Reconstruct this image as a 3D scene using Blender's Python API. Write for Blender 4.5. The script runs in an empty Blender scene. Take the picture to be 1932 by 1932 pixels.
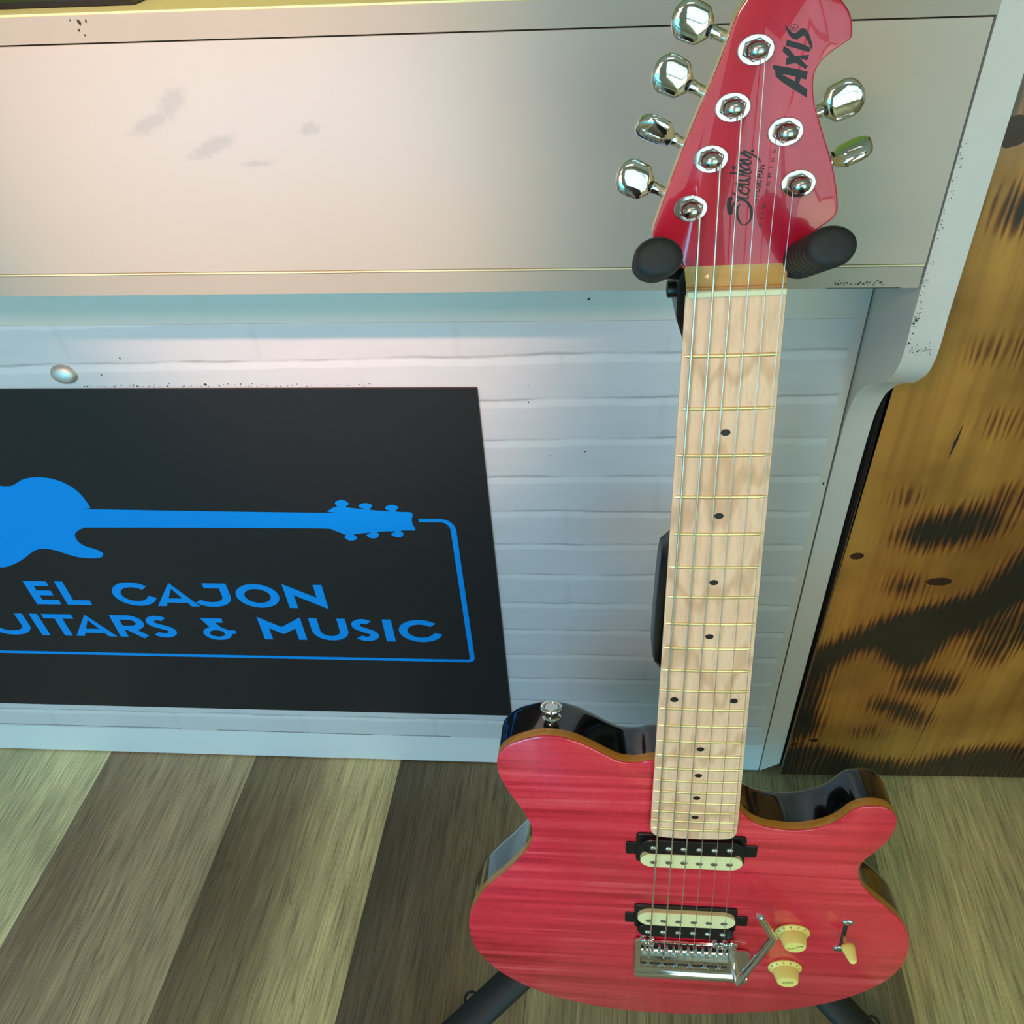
import bpy, bmesh, math, random
from mathutils import Vector, Matrix

# ------------------------------------------------------------------ camera, world, lights, exposure
S = 0.001                                                   # all measurements below are in millimetres
scene = bpy.context.scene
COL = scene.collection

cam_data = bpy.data.cameras.new('camera')
cam_data.sensor_fit = 'HORIZONTAL'
cam_data.sensor_width = 36.0
cam_data.lens = 1513.0 / 1932.0 * 36.0
cam_data.clip_start = 0.01
cam_data.clip_end = 50
cam = bpy.data.objects.new('camera', cam_data)
COL.objects.link(cam)
CX = Vector((0.99643818, 0.05596824, -0.06307541))
CY = Vector((-0.01230599, -0.64347122, -0.76537138))        # image down
CZ = Vector((-0.08342369, 0.76342148, -0.64049054))         # view direction
cam.matrix_world = Matrix(((CX.x, -CY.x, -CZ.x, 0.0), (CX.y, -CY.y, -CZ.y, 0.0),
                           (CX.z, -CY.z, -CZ.z, 1.113), (0, 0, 0, 1)))
scene.camera = cam

world = bpy.data.worlds.new('world')
scene.world = world
world.use_nodes = True
world.node_tree.nodes['Background'].inputs[0].default_value = (0.75, 0.95, 0.85, 1)
world.node_tree.nodes['Background'].inputs[1].default_value = 0.12

def area(name, loc, target, sx, sy, power, color):
    d = bpy.data.lights.new(name, 'AREA')
    d.shape = 'RECTANGLE'; d.size = sx; d.size_y = sy
    d.energy = power; d.color = color
    o = bpy.data.objects.new(name, d)
    COL.objects.link(o)
    o.location = loc
    o.rotation_euler = (Vector(target) - Vector(loc)).to_track_quat('-Z', 'Y').to_euler()
    return o

area('pendant_lamp_glow', (-0.62, -0.85, 1.93), (-0.45, 0.6, 0.95), 0.42, 0.3, 16, (1.0, 0.66, 0.52))
sp = bpy.data.lights.new('added_glow_spotlight', 'SPOT')  # added spot that makes the warm glow on the upper panel
sp.energy = 330; sp.color = (1.0, 0.52, 0.36); sp.spot_size = math.radians(14); sp.spot_blend = 1.0; sp.shadow_soft_size = 0.04
spo = bpy.data.objects.new('added_glow_spotlight', sp); COL.objects.link(spo)
spo.location = (-0.45, -1.15, 2.55)
spo.rotation_euler = (Vector((-0.27, 0.61, 0.955)) - Vector(spo.location)).to_track_quat('-Z', 'Y').to_euler()

scene.view_settings.view_transform = 'Standard'
scene.view_settings.look = 'None'
scene.view_settings.exposure = 0.06
scene.view_settings.gamma = 1.0
scene.view_settings.use_curve_mapping = False

# ------------------------------------------------------------------ mesh helpers
class M:
    """collects shapes (millimetres) and links them as one mesh object"""
    def __init__(self, off=(0, 0, 0)):
        self.v = []; self.f = []; self.mi = []; self.off = off
    def add(self, vs, fs, mi=0):
        b = len(self.v)
        self.v += [tuple(p) for p in vs]
        self.f += [tuple(i + b for i in f) for f in fs]
        self.mi += [mi] * len(fs)
    def loops(self, rings, mi=0, cap0=True, cap1=True, m0=None, m1=None, mids=None):
        n = len(rings[0]); vs = [p for r in rings for p in r]
        b = len(self.v); self.v += [tuple(p) for p in vs]
        for k in range(len(rings) - 1):
            for i in range(n):
                j = (i + 1) % n
                self.f.append((b + k*n + i, b + k*n + j, b + (k+1)*n + j, b + (k+1)*n + i))
                self.mi.append(mids[k] if mids else mi)
        if cap0: self.f.append(tuple(b + i for i in reversed(range(n)))); self.mi.append(mi if m0 is None else m0)
        if cap1: self.f.append(tuple(b + (len(rings)-1)*n + i for i in range(n))); self.mi.append(mi if m1 is None else m1)
    def slab(self, outline, levels, mi=0, m0=None, m1=None, mids=None):
        """outline in x,y (counter-clockwise), levels = [(z, inset)]"""
        o = ccw(outline)
        rings = []
        for z, ins in levels:
            q = inset(o, ins) if ins else o
            rings.append([(x, y, z) for x, y in q])
        self.loops(rings, mi, m0=m0, m1=m1, mids=mids)
    def box(self, x0, x1, y0, y1, z0, z1, mi=0, bev=0):
        if bev:
            o = rrect(x0, x1, y0, y1, bev, 3)
            self.slab(o, [(z0, bev*.7), (z0+bev*.7, 0), (z1-bev*.7, 0), (z1, bev*.7)], mi)
            return
        vs = [(x, y, z) for x in (x0, x1) for y in (y0, y1) for z in (z0, z1)]
        self.add(vs, [(0,1,3,2), (4,6,7,5), (0,4,5,1), (2,3,7,6), (0,2,6,4), (1,5,7,3)], mi)
    def tube(self, pts, r, seg=12, mi=0, caps=True, flat=1.0, up=None):
        P = [Vector(p) for p in pts]
        R = r if isinstance(r, (list, tuple)) else [r] * len(P)
        rings = []; ref = Vector(up) if up else None
        for i, p in enumerate(P):
            t = (P[min(i+1, len(P)-1)] - P[max(i-1, 0)]).normalized()
            if ref is None:
                ref = Vector((0, 0, 1)) if abs(t.z) < .9 else Vector((1, 0, 0))
            a = (ref - t * ref.dot(t)).normalized(); b = t.cross(a); ref = a
            rings.append([tuple(p + a*math.cos(2*math.pi*k/seg)*R[i]*flat + b*math.sin(2*math.pi*k/seg)*R[i]) for k in range(seg)])
        self.loops(rings, mi, caps, caps)
    def lathe(self, c, prof, ax=(0,0,1), ux=(1,0,0), sx=1.0, sy=1.0, seg=32, mi=0, caps=True):
        """prof = [(height, radius)], sx/sy stretch the two radial axes"""
        c = Vector(c); a = Vector(ax).normalized(); u = Vector(ux); u = (u - a*u.dot(a)).normalized(); w = a.cross(u)
        rings = [[tuple(c + a*h + u*(math.cos(2*math.pi*k/seg)*r*sx) + w*(math.sin(2*math.pi*k/seg)*r*sy)) for k in range(seg)] for h, r in prof]
        self.loops(rings, mi, caps, caps)
    def build(self, name, mats, parent=None, smooth=35, warp=None):
        me = bpy.data.meshes.new(name)
        ox, oy, oz = self.off
        vs = self.v if warp is None else [warp(p) for p in self.v]
        me.from_pydata([((x-ox)*S, (y-oy)*S, (z-oz)*S) for x, y, z in vs], [], self.f)
        if not isinstance(mats, (list, tuple)): mats = [mats]
        for m in mats: me.materials.append(m)
        me.polygons.foreach_set('material_index', self.mi)
        me.update()
        bm = bmesh.new(); bm.from_mesh(me)
        bmesh.ops.recalc_face_normals(bm, faces=bm.faces)
        bm.to_mesh(me); bm.free()
        if smooth:
            me.shade_smooth()
            me.set_sharp_from_angle(angle=math.radians(smooth))
        o = bpy.data.objects.new(name, me)
        COL.objects.link(o)
        if parent is not None: o.parent = parent
        return o

def ccw(o):
    a = sum(o[i][0]*o[(i+1) % len(o)][1] - o[(i+1) % len(o)][0]*o[i][1] for i in range(len(o)))
    return list(o) if a > 0 else list(reversed(o))
def inset(o, d):
    n = len(o); r = []
    for i in range(n):
        a = Vector(o[i-1]); b = Vector(o[i]); c = Vector(o[(i+1) % n])
        e1 = (b-a).normalized() if (b-a).length > 1e-6 else (c-b).normalized()
        e2 = (c-b).normalized() if (c-b).length > 1e-6 else e1
        n1 = Vector((-e1.y, e1.x)); n2 = Vector((-e2.y, e2.x))
        m = n1 + n2
        m = m.normalized() if m.length > .2 else n1
        k = max(.5, m.dot(n1))
        p = b + m * (d / k)
        r.append((p.x, p.y))
    return r
def rrect(x0, x1, y0, y1, r, n=5):
    p = []
    for cx, cy, a0 in ((x1-r, y1-r, 0), (x0+r, y1-r, 90), (x0+r, y0+r, 180), (x1-r, y0+r, 270)):
        for k in range(n+1):
            a = math.radians(a0 + 90*k/n); p.append((cx + r*math.cos(a), cy + r*math.sin(a)))
    return p
def smooth_closed(pts, n=4):
    N = len(pts); out = []
    for i in range(N):
        p0, p1, p2, p3 = (Vector(pts[(i+k-1) % N]) for k in range(4))
        for j in range(n):
            t = j / n
            q = 0.5*((2*p1) + (p2-p0)*t + (2*p0-5*p1+4*p2-p3)*t*t + (3*p1-p0-3*p2+p3)*t*t*t)
            out.append(tuple(q))
    return out
def smooth_open(pts, n=6):
    P = [Vector(pts[0])] + [Vector(p) for p in pts] + [Vector(pts[-1])]; out = []
    for i in range(1, len(P)-2):
        p0, p1, p2, p3 = P[i-1:i+3]
        for j in range(n):
            t = j / n
            out.append(tuple(0.5*((2*p1) + (p2-p0)*t + (2*p0-5*p1+4*p2-p3)*t*t + (3*p1-p0-3*p2+p3)*t*t*t)))
    out.append(tuple(P[-1])); return out

def empty(name, loc=(0, 0, 0), mat=None):
    o = bpy.data.objects.new(name, None)
    o.empty_display_size = 0.05
    COL.objects.link(o)
    if mat is not None: o.matrix_world = mat
    else: o.location = loc
    return o
def tag(o, label=None, cat=None, group=None, kind=None):
    if label: o['label'] = label
    if cat: o['category'] = cat
    if group: o['group'] = group
    if kind: o['kind'] = kind
    return o
def text_mesh(txt, size, extrude=0.05):
    c = bpy.data.curves.new('lettering', 'FONT')
    c.body = txt; c.size = size; c.extrude = extrude; c.align_x = 'CENTER'; c.align_y = 'CENTER'; c.resolution_u = 3
    o = bpy.data.objects.new('lettering', c)
    COL.objects.link(o)
    bpy.context.view_layer.update()
    me = bpy.data.meshes.new_from_object(o)
    vs = [tuple(v.co) for v in me.vertices]; fs = [tuple(p.vertices) for p in me.polygons]
    bpy.data.objects.remove(o); bpy.data.curves.remove(c); bpy.data.meshes.remove(me)
    return vs, fs

# ------------------------------------------------------------------ materials
def hexc(r, g, b):
    f = lambda c: (c/255/12.92) if c/255 <= .04045 else ((c/255+.055)/1.055)**2.4
    return (f(r), f(g), f(b), 1)
class NT:
    def __init__(self, name):
        self.m = bpy.data.materials.new(name); self.m.use_nodes = True
        self.t = self.m.node_tree; self.b = self.t.nodes['Principled BSDF']
    def n(self, kind, **kw):
        x = self.t.nodes.new(kind)
        for k, v in kw.items():
            if k.startswith('i_'): x.inputs[int(k[2:])].default_value = v
            else: setattr(x, k, v)
        return x
    def l(self, a, b): self.t.links.new(a, b)
    def coord(self, scale=(1,1,1), rot=(0,0,0), loc=(0,0,0), kind='Object'):
        tc = self.n('ShaderNodeTexCoord'); mp = self.n('ShaderNodeMapping')
        mp.inputs['Scale'].default_value = scale; mp.inputs['Rotation'].default_value = rot; mp.inputs['Location'].default_value = loc
        self.l(tc.outputs[kind], mp.inputs[0]); return mp.outputs[0]
    def noise(self, vec, scale=5, detail=4, rough=.5, dist=0):
        x = self.n('ShaderNodeTexNoise'); x.inputs['Scale'].default_value = scale; x.inputs['Detail'].default_value = detail
        x.inputs['Roughness'].default_value = rough; x.inputs['Distortion'].default_value = dist
        self.l(vec, x.inputs['Vector']); return x.outputs[0]
    def math(self, op, a, b=None, clamp=False):
        x = self.n('ShaderNodeMath', operation=op, use_clamp=clamp)
        for i, q in enumerate((a, b)):
            if q is None: continue
            if isinstance(q, (int, float)): x.inputs[i].default_value = q
            else: self.l(q, x.inputs[i])
        return x.outputs[0]
    def ramp(self, fac, stops, interp='LINEAR'):
        x = self.n('ShaderNodeValToRGB'); cr = x.color_ramp; cr.interpolation = interp
        f4 = lambda c: c if len(c) == 4 else (*c, 1)
        cr.elements[1].position = max(stops[-1][0], stops[0][0]); cr.elements[1].color = f4(stops[-1][1])
        cr.elements[0].position = stops[0][0]; cr.elements[0].color = f4(stops[0][1])
        for p, c in stops[1:-1]:
            e = cr.elements.new(p); e.color = f4(c)
        self.l(fac, x.inputs[0]); return x.outputs[0]
    def mix(self, fac, a, b, mode='MIX'):
        x = self.n('ShaderNodeMix', data_type='RGBA', blend_type=mode)
        for i, q in ((0, fac), (6, a), (7, b)):
            if isinstance(q, (int, float)): x.inputs[i].default_value = q
            elif isinstance(q, tuple): x.inputs[i].default_value = q
            else: self.l(q, x.inputs[i])
        return x.outputs[2]
    def base(self, c):
        if isinstance(c, tuple): self.b.inputs['Base Color'].default_value = c
        else: self.l(c, self.b.inputs['Base Color'])
        return self
    def set(self, **kw):
        for k, v in kw.items():
            s = self.b.inputs[k.replace('_', ' ')]
            if isinstance(v, (int, float, tuple)): s.default_value = v
            else: self.l(v, s)
        return self
    def bump(self, h, strength=.2, dist=.001):
        x = self.n('ShaderNodeBump'); x.inputs['Strength'].default_value = strength; x.inputs['Distance'].default_value = dist
        self.l(h, x.inputs['Height']); self.l(x.outputs[0], self.b.inputs['Normal']); return self
def var(name, col, rough=.5, metal=0, amt=.08, scale=40, coat=0, **kw):
    """plain surface with a little procedural variation"""
    t = NT(name); v = t.coord()
    n = t.noise(v, scale, 3)
    dark = tuple(c*(1-amt) for c in col[:3]) + (1,); lite = tuple(min(1, c*(1+amt)) for c in col[:3]) + (1,)
    t.base(t.mix(n, dark, lite)).set(Roughness=rough, Metallic=metal)
    if coat: t.set(Coat_Weight=coat, Coat_Roughness=.04)
    if kw: t.set(**kw)
    return t.m

MAT = {}
def build_materials():
    # counter laminate
    t = NT('white_laminate'); v = t.coord((1, 1, 1))
    n = t.noise(v, 3, 4); n2 = t.noise(v, 60, 3)
    c = t.mix(n, hexc(200, 195, 186), hexc(214, 209, 200))
    c = t.mix(t.math('MULTIPLY', n2, .12), c, hexc(150, 145, 138))
    t.base(c).set(Roughness=.32); MAT['laminate'] = t.m
    # the large upper panel: laminate darkened to even out the light, with greasy smudges
    t = NT('darkened_laminate_panel'); v = t.coord(); n = t.noise(v, 3, 4)
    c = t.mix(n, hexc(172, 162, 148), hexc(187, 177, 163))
    tot = None
    for u0, z0, w, h, ang in ((-.575, .972, .026, .0055, .32), (-.535, .953, .022, .0065, .3), (-.505, .940, .016, .003, .02), (-.555, .985, .02, .008, .6), (-.46, .962, .012, .006, .2)):
        mp = t.n('ShaderNodeMapping', vector_type='TEXTURE'); mp.inputs['Location'].default_value = (u0, 0, z0); mp.inputs['Rotation'].default_value = (0, -ang, 0)
        mp.inputs['Scale'].default_value = (w, 10, h)
        t.l(v, mp.inputs[0])
        ln = t.n('ShaderNodeVectorMath', operation='LENGTH'); t.l(mp.outputs[0], ln.inputs[0])
        wob = t.math('ADD', ln.outputs['Value'], t.math('MULTIPLY', t.math('SUBTRACT', t.noise(v, 90, 4, .7), .5), 1.8))
        q = t.ramp(wob, [(.45, (1, 1, 1)), (1.0, (0, 0, 0))])
        tot = q if tot is None else t.math('MAXIMUM', tot, q)
    c = t.mix(t.math('MULTIPLY', tot, .45), c, hexc(150, 140, 132))
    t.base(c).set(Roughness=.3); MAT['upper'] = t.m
    MAT['plinth'] = var('brightened_plinth_paint', hexc(216, 220, 222), .35, amt=.03, scale=12)  # whiter than the laminate, painting in brightness the lamps lack low down
    MAT['rail'] = var('darkened_rail_paint', hexc(168, 160, 145), .45, amt=.05, scale=25)  # toned down to match the darkened upper panel
    # printed white brick
    t = NT('printed_white_brick')
    tc = t.n('ShaderNodeTexCoord'); sep = t.n('ShaderNodeSeparateXYZ'); t.l(tc.outputs['Object'], sep.inputs[0])
    vv = t.coord((6, 1, 14)); w = t.math('MULTIPLY', t.math('SUBTRACT', t.noise(vv, 1.6, 4, .6), .5), .010)
    z = t.math('ADD', sep.outputs[2], w)
    q = t.math('DIVIDE', t.math('SUBTRACT', .7222, z), .0505)
    fr = t.math('FRACT', q); row = t.math('FLOOR', q)
    odd = t.math('MODULO', row, 2.0)
    xj = t.math('ADD', t.math('DIVIDE', t.math('ADD', sep.outputs[0], 5.0), .205), t.math('MULTIPLY', odd, .5))
    xj = t.math('ADD', xj, t.math('MULTIPLY', w, 1.2)); fx = t.math('FRACT', xj)
    line = t.ramp(fr, [(0, (.52, .52, .52)), (.05, (.0, .0, .0)), (.16, (-.0, 0, 0)), (.24, (0, 0, 0)), (.965, (0, 0, 0)), (1, (.42, .42, .42))])
    band = t.ramp(fr, [(0, (0, 0, 0)), (.06, (1, 1, 1)), (.18, (1, 1, 1)), (.22, (0, 0, 0)), (1, (0, 0, 0))])
    vert = t.ramp(fx, [(0, (.3, .3, .3)), (.03, (0, 0, 0)), (.97, (0, 0, 0)), (1, (.28, .28, .28))])
    patch = t.noise(t.coord((9, 1, 18), loc=(3, 0, 1)), 1.2, 3)
    pm = t.ramp(patch, [(.38, (0.15, .15, .15)), (.55, (1, 1, 1))])
    dk = t.math('MULTIPLY', t.math('ADD', line, t.math('MULTIPLY', vert, .3)), pm)
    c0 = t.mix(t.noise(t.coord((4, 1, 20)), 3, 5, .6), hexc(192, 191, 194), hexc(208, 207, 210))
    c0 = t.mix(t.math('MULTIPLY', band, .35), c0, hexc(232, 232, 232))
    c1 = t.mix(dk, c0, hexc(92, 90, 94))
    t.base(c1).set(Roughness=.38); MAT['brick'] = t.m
    MAT['signblack'] = var('black_sign_vinyl', hexc(35, 32, 33), .5, amt=.12, scale=300, Specular_IOR_Level=.25)
    MAT['blue'] = var('blue_vinyl', hexc(0, 138, 226), .55, amt=.02, Specular_IOR_Level=.2)
    MAT['green_top'] = var('green_reflection_countertop', hexc(206, 222, 160), .3, amt=.04, scale=8)  # green wall's reflection put into the colour of a white top
    MAT['scuff'] = var('black_scuff', hexc(45, 44, 42), .8, amt=.3)
    MAT['chip'] = var('bare_particle_board', hexc(120, 110, 85), .9, amt=.3, scale=200)
    MAT['gap'] = var('dark_gap', hexc(40, 36, 28), .9, amt=.2)
    MAT['edge_yellow'] = var('cream_edge_strip', hexc(222, 218, 178), .35, amt=.03)
    # vinyl plank floor
    t = NT('vinyl_plank_floor')
    tc = t.n('ShaderNodeTexCoord'); sep = t.n('ShaderNodeSeparateXYZ'); t.l(tc.outputs['Object'], sep.inputs[0])
    u = t.math('SUBTRACT', sep.outputs[0], t.math('MULTIPLY', t.math('SUBTRACT', sep.outputs[1], .716), .06))
    planks = [(-9, [(0, (140, 134, 108)), (1, (118, 112, 90))]), (-1.255, [(0, (112, 106, 86)), (1, (140, 134, 108))]),
              (-1.015, [(0, (140, 142, 116)), (.5, (160, 164, 134)), (1, (176, 178, 146))]), (-.7765, [(0, (112, 102, 86)), (.5, (134, 124, 103)), (1, (142, 134, 110))]),
              (-.528, [(0, (88, 80, 62)), (.45, (118, 108, 84)), (.7, (158, 150, 116)), (1, (162, 155, 118))]), (-.288, [(0, (72, 66, 52)), (.5, (90, 82, 64)), (1, (110, 102, 78))]),
              (-.054, [(0, (124, 120, 92)), (1, (112, 106, 82))]), (.18, [(0, (112, 106, 82)), (1, (96, 91, 68))]),
              (.413, [(0, (146, 140, 102)), (.6, (156, 149, 110)), (1, (146, 138, 102))]), (.66, [(0, (120, 112, 84)), (1, (134, 126, 98))]), (.9, [(0, (100, 94, 74)), (1, (120, 112, 90))])]
    c = None
    for k, (thr, tn) in enumerate(planks):
        lo = thr if thr > -5 else -1.5
        pos = t.math('DIVIDE', t.math('SUBTRACT', u, lo), .2393, clamp=True)
        r = t.ramp(pos, [(p, hexc(*q)) for p, q in tn])
        c = r if c is None else t.mix(t.math('GREATER_THAN', u, thr), c, r)
    seam = None
    for thr, _ in planks[1:]:
        s_ = t.math('LESS_THAN', t.math('ABSOLUTE', t.math('SUBTRACT', u, thr)), .0007)
        seam = s_ if seam is None else t.math('MAXIMUM', seam, s_)
    c = t.mix(t.math('MULTIPLY', seam, .55), c, hexc(52, 48, 36))
    cv = t.n('ShaderNodeCombineXYZ'); t.l(u, cv.inputs[0]); t.l(sep.outputs[1], cv.inputs[1])
    pid = t.math('MULTIPLY', t.math('FLOOR', t.math('DIVIDE', t.math('ADD', u, 1.0155), .2393)), 7.31)
    def gm(sx, sy, add=True):
        mp = t.n('ShaderNodeMapping'); mp.inputs['Scale'].default_value = (sx, sy, 1)
        t.l(cv.outputs[0], mp.inputs[0])
        va = t.n('ShaderNodeVectorMath', operation='ADD'); t.l(mp.outputs[0], va.inputs[0])
        cc = t.n('ShaderNodeCombineXYZ'); t.l(pid, cc.inputs[0]); t.l(pid, cc.inputs[2]); t.l(cc.outputs[0], va.inputs[1])
        return va.outputs[0]
    fine = t.noise(gm(420, 13), 1.2, 5, .6, .25)
    mid = t.noise(gm(30, 2.0), 1.3, 6, .62, 1.2)
    wv = t.n('ShaderNodeTexWave', wave_type='RINGS', bands_direction='Z'); wv.inputs['Scale'].default_value = 1.1
    wv.inputs['Distortion'].default_value = 5; wv.inputs['Detail'].default_value = 3; wv.inputs['Detail Scale'].default_value = 1.4
    t.l(gm(7, 1.5), wv.inputs['Vector'])
    crk = t.noise(gm(16, 1.0), 1.0, 2, .5, .8)
    g1 = t.ramp(fine, [(.34, (.55, .54, .51)), (.47, (.95, .95, .94)), (.56, (1.05, 1.05, 1.03)), (.68, (1.35, 1.34, 1.26))])
    g2 = t.ramp(mid, [(.3, (.74, .73, .72)), (.62, (1.08, 1.08, 1.06))])
    g3 = t.ramp(wv.outputs[1], [(0, (.84, .83, .82)), (.25, (1, 1, 1)), (1, (1.05, 1.05, 1.04))])
    g4 = t.ramp(crk, [(.492, (1, 1, 1)), (.4995, (.5, .48, .45)), (.507, (1, 1, 1))])
    for g, k in ((g1, 1.0), (g2, 1.0), (g3, .75), (g4, .45)): c = t.mix(k, c, g, 'MULTIPLY')
    c = t.mix(1.0, c, (1.75, 1.70, 1.55, 1), 'MULTIPLY')
    t.base(c).set(Roughness=t.math('ADD', t.math('MULTIPLY', fine, .25), .42)).bump(fine, .25, .0006); MAT['floor'] = t.m
    # burned pine board (the burn marks are laid out in the vertex attribute 'burn')
    t = NT('torched_pine')
    v1 = t.coord((85, 85, 2.2)); v2 = t.coord((14, 14, 1.1)); v3 = t.coord((6, 6, 9))
    fine = t.noise(v1, 1.0, 5, .6, .4); mid = t.noise(v2, 1.2, 4, .5, .6); blotch = t.noise(v3, 1, 3)
    at = t.n('ShaderNodeAttribute', attribute_name='burn')
    wv = t.n('ShaderNodeTexWave', wave_type='BANDS', bands_direction='X'); wv.inputs['Scale'].default_value = 44
    wv.inputs['Distortion'].default_value = 9; wv.inputs['Detail'].default_value = 3; wv.inputs['Detail Scale'].default_value = 1.1
    t.l(t.coord((1, 1, .12)), wv.inputs['Vector'])
    c = t.mix(mid, hexc(132, 80, 20), hexc(204, 146, 62))
    c = t.mix(t.ramp(fine, [(.4, (0, 0, 0)), (.6, (1, 1, 1))]), t.mix(.35, c, hexc(120, 70, 15)), c)
    c = t.mix(t.ramp(blotch, [(.46, (0, 0, 0)), (.68, (.75, .75, .75))]), c, hexc(112, 66, 16))
    teeth = t.math('ADD', t.math('MULTIPLY', t.math('SUBTRACT', wv.outputs[1], .5), .42), t.math('MULTIPLY', t.math('SUBTRACT', fine, .5), .5))
    wob = t.math('MULTIPLY', t.math('SUBTRACT', t.noise(t.coord((11, 11, 16), loc=(1, 2, 3)), 1.2, 4, .6), .5), t.ramp(at.outputs['Fac'], [(0, (.25, .25, .25)), (.2, (.8, .8, .8)), (1, (.5, .5, .5))]))
    k = t.math('ADD', t.math('ADD', at.outputs['Fac'], wob), t.math('MULTIPLY', teeth, t.ramp(at.outputs['Fac'], [(0, (.1, .1, .1)), (.12, (1, 1, 1)), (.85, (1, 1, 1)), (1, (.2, .2, .2))])), clamp=True)
    c = t.mix(t.ramp(k, [(.04, (0, 0, 0)), (.40, (.9, .9, .9))]), c, hexc(104, 46, 10))
    c = t.mix(t.ramp(k, [(.34, (0, 0, 0)), (.66, (1, 1, 1))]), c, hexc(20, 16, 9))
    t.base(c).set(Roughness=.35, Coat_Weight=.4, Coat_Roughness=.12).bump(fine, .2, .0005); MAT['pine'] = t.m
    MAT['pine_edge'] = var('sawn_pine_edge', hexc(150, 120, 82), .7, amt=.2, scale=60)
    MAT['knot'] = var('dark_wood_knot', hexc(48, 18, 12), .35, amt=.4, scale=300)
    # guitar
    t = NT('flamed_maple_red')
    v = t.coord((1, 1, 1)); a = t.noise(t.coord((2.6, 95, 1)), 1.0, 5, .6, .6); b = t.noise(t.coord((4, 6, 1)), 1.5, 3, .5, .4)
    cc = t.noise(t.coord((16, 10, 4)), 18, 3, .6); stripe = t.math('MULTIPLY', t.math('SUBTRACT', a, .5), t.ramp(b, [(.35, (.15, .15, .15)), (.62, (1, 1, 1))]))
    s = t.math('ADD', t.math('ADD', stripe, .5), t.math('MULTIPLY', t.math('SUBTRACT', cc, .5), .10))
    c = t.ramp(s, [(.28, hexc(140, 0, 18)), (.42, hexc(196, 14, 40)), (.53, hexc(232, 44, 64)), (.70, hexc(250, 98, 104))])
    blk = t.noise(t.coord((9, 1.2, 1), loc=(2, 0, 0)), 1.2, 2)
    c = t.mix(t.ramp(blk, [(.4, (0, 0, 0)), (.52, (.35, .35, .35))]), c, t.mix(.6, c, hexc(196, 16, 48)))
    t.base(c).set(Roughness=.3, Coat_Weight=.8, Coat_Roughness=.03); MAT['flame'] = t.m
    t = NT('headstock_red')
    a = t.noise(t.coord((120, 14, 1)), 1, 4, .6, .3); b = t.noise(t.coord((14, 8, 1)), 2, 3)
    c = t.mix(t.math('MULTIPLY', t.math('ADD', a, b), .5), hexc(158, 0, 30), hexc(218, 40, 70))
    t.base(c).set(Roughness=.25, Coat_Weight=.8, Coat_Roughness=.02).bump(b, .05, .0006); MAT['headred'] = t.m
    MAT['edge_maple'] = var('amber_maple_edge', hexc(186, 128, 44), .3, amt=.16, scale=30, coat=.8)
    MAT['cream_edge'] = var('pale_maple_edge', hexc(226, 204, 146), .4, amt=.05, coat=.5)
    MAT['bodyblack'] = var('gloss_black_lacquer', hexc(9, 7, 9), .12, amt=.2, coat=1.0)
    t = NT('maple_fretboard')
    a = t.noise(t.coord((26, 9, 5)), 1.4, 4, .6, 2.2); b = t.noise(t.coord((300, 40, 30)), 1, 3, .6); d = t.noise(t.coord((4, 14, 2)), 1, 3)
    wv = t.n('ShaderNodeTexWave', wave_type='RINGS', bands_direction='Z'); wv.inputs['Scale'].default_value = 7
    wv.inputs['Distortion'].default_value = 9; wv.inputs['Detail'].default_value = 3; wv.inputs['Detail Scale'].default_value = 1.6
    t.l(t.coord((2.2, .55, 1)), wv.inputs['Vector'])
    c = t.mix(a, hexc(240, 184, 144), hexc(253, 216, 180))
    c = t.mix(t.ramp(wv.outputs[1], [(0, (.5, .5, .5)), (.16, (0, 0, 0))]), c, hexc(198, 146, 102))
    c = t.mix(t.ramp(b, [(.35, (.35, .35, .35)), (.5, (0, 0, 0))]), c, hexc(205, 160, 118))
    c = t.mix(t.ramp(d, [(.5, (0, 0, 0)), (.8, (.35, .35, .35))]), c, hexc(220, 158, 110))
    t.base(c).set(Roughness=.38); MAT['maple'] = t.m
    t = NT('figured_maple_neck')
    a = t.noise(t.coord((30, 60, 5), rot=(0, 0, .7)), 1.6, 3, .5, 1)
    t.base(t.mix(a, hexc(200, 148, 78), hexc(226, 180, 108))).set(Roughness=.35, Coat_Weight=.3); MAT['neck'] = t.m
    MAT['bone'] = var('cream_nut', hexc(226, 222, 178), .3, amt=.03)
    MAT['cream'] = var('cream_plastic', hexc(244, 224, 122), .35, amt=.02)
    MAT['creambob'] = var('cream_bobbin', hexc(238, 228, 168), .35, amt=.02)
    MAT['chrome'] = var('chrome', (.78, .78, .76, 1), .07, metal=1, amt=.02)
    MAT['nickel'] = var('brushed_steel', (.55, .55, .52, 1), .22, metal=1, amt=.08)
    MAT['fretmetal'] = var('fret_wire', (.95, .78, .42, 1), .36, metal=1, amt=.03)
    MAT['string'] = var('wound_string', (.84, .74, .64, 1), .36, metal=1, amt=.05)
    MAT['string_plain'] = var('plain_string', (.82, .72, .64, 1), .34, metal=1, amt=.03)
    MAT['blackplastic'] = var('black_plastic', hexc(16, 15, 15), .3, amt=.15, scale=90)
    MAT['dot'] = var('dark_inlay', hexc(30, 12, 18), .4)
    MAT['ink'] = var('black_print', hexc(16, 12, 16), .35)
    MAT['rubber'] = var('black_rubber_foam', hexc(22, 25, 24), .62, amt=.25, scale=500)
    MAT['steelblack'] = var('black_powder_coat', hexc(26, 28, 28), .42, amt=.2, scale=200)
    MAT['disc'] = var('satin_nickel', (.72, .66, .62, 1), .5, metal=.9, amt=.05)
    # room
    MAT['wallpaint'] = var('pale_wall_paint', hexc(206, 204, 190), .8, amt=.03, scale=4)
    MAT['greenwall'] = var('lime_wall_paint', hexc(170, 200, 90), .8, amt=.03, scale=4)
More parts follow.
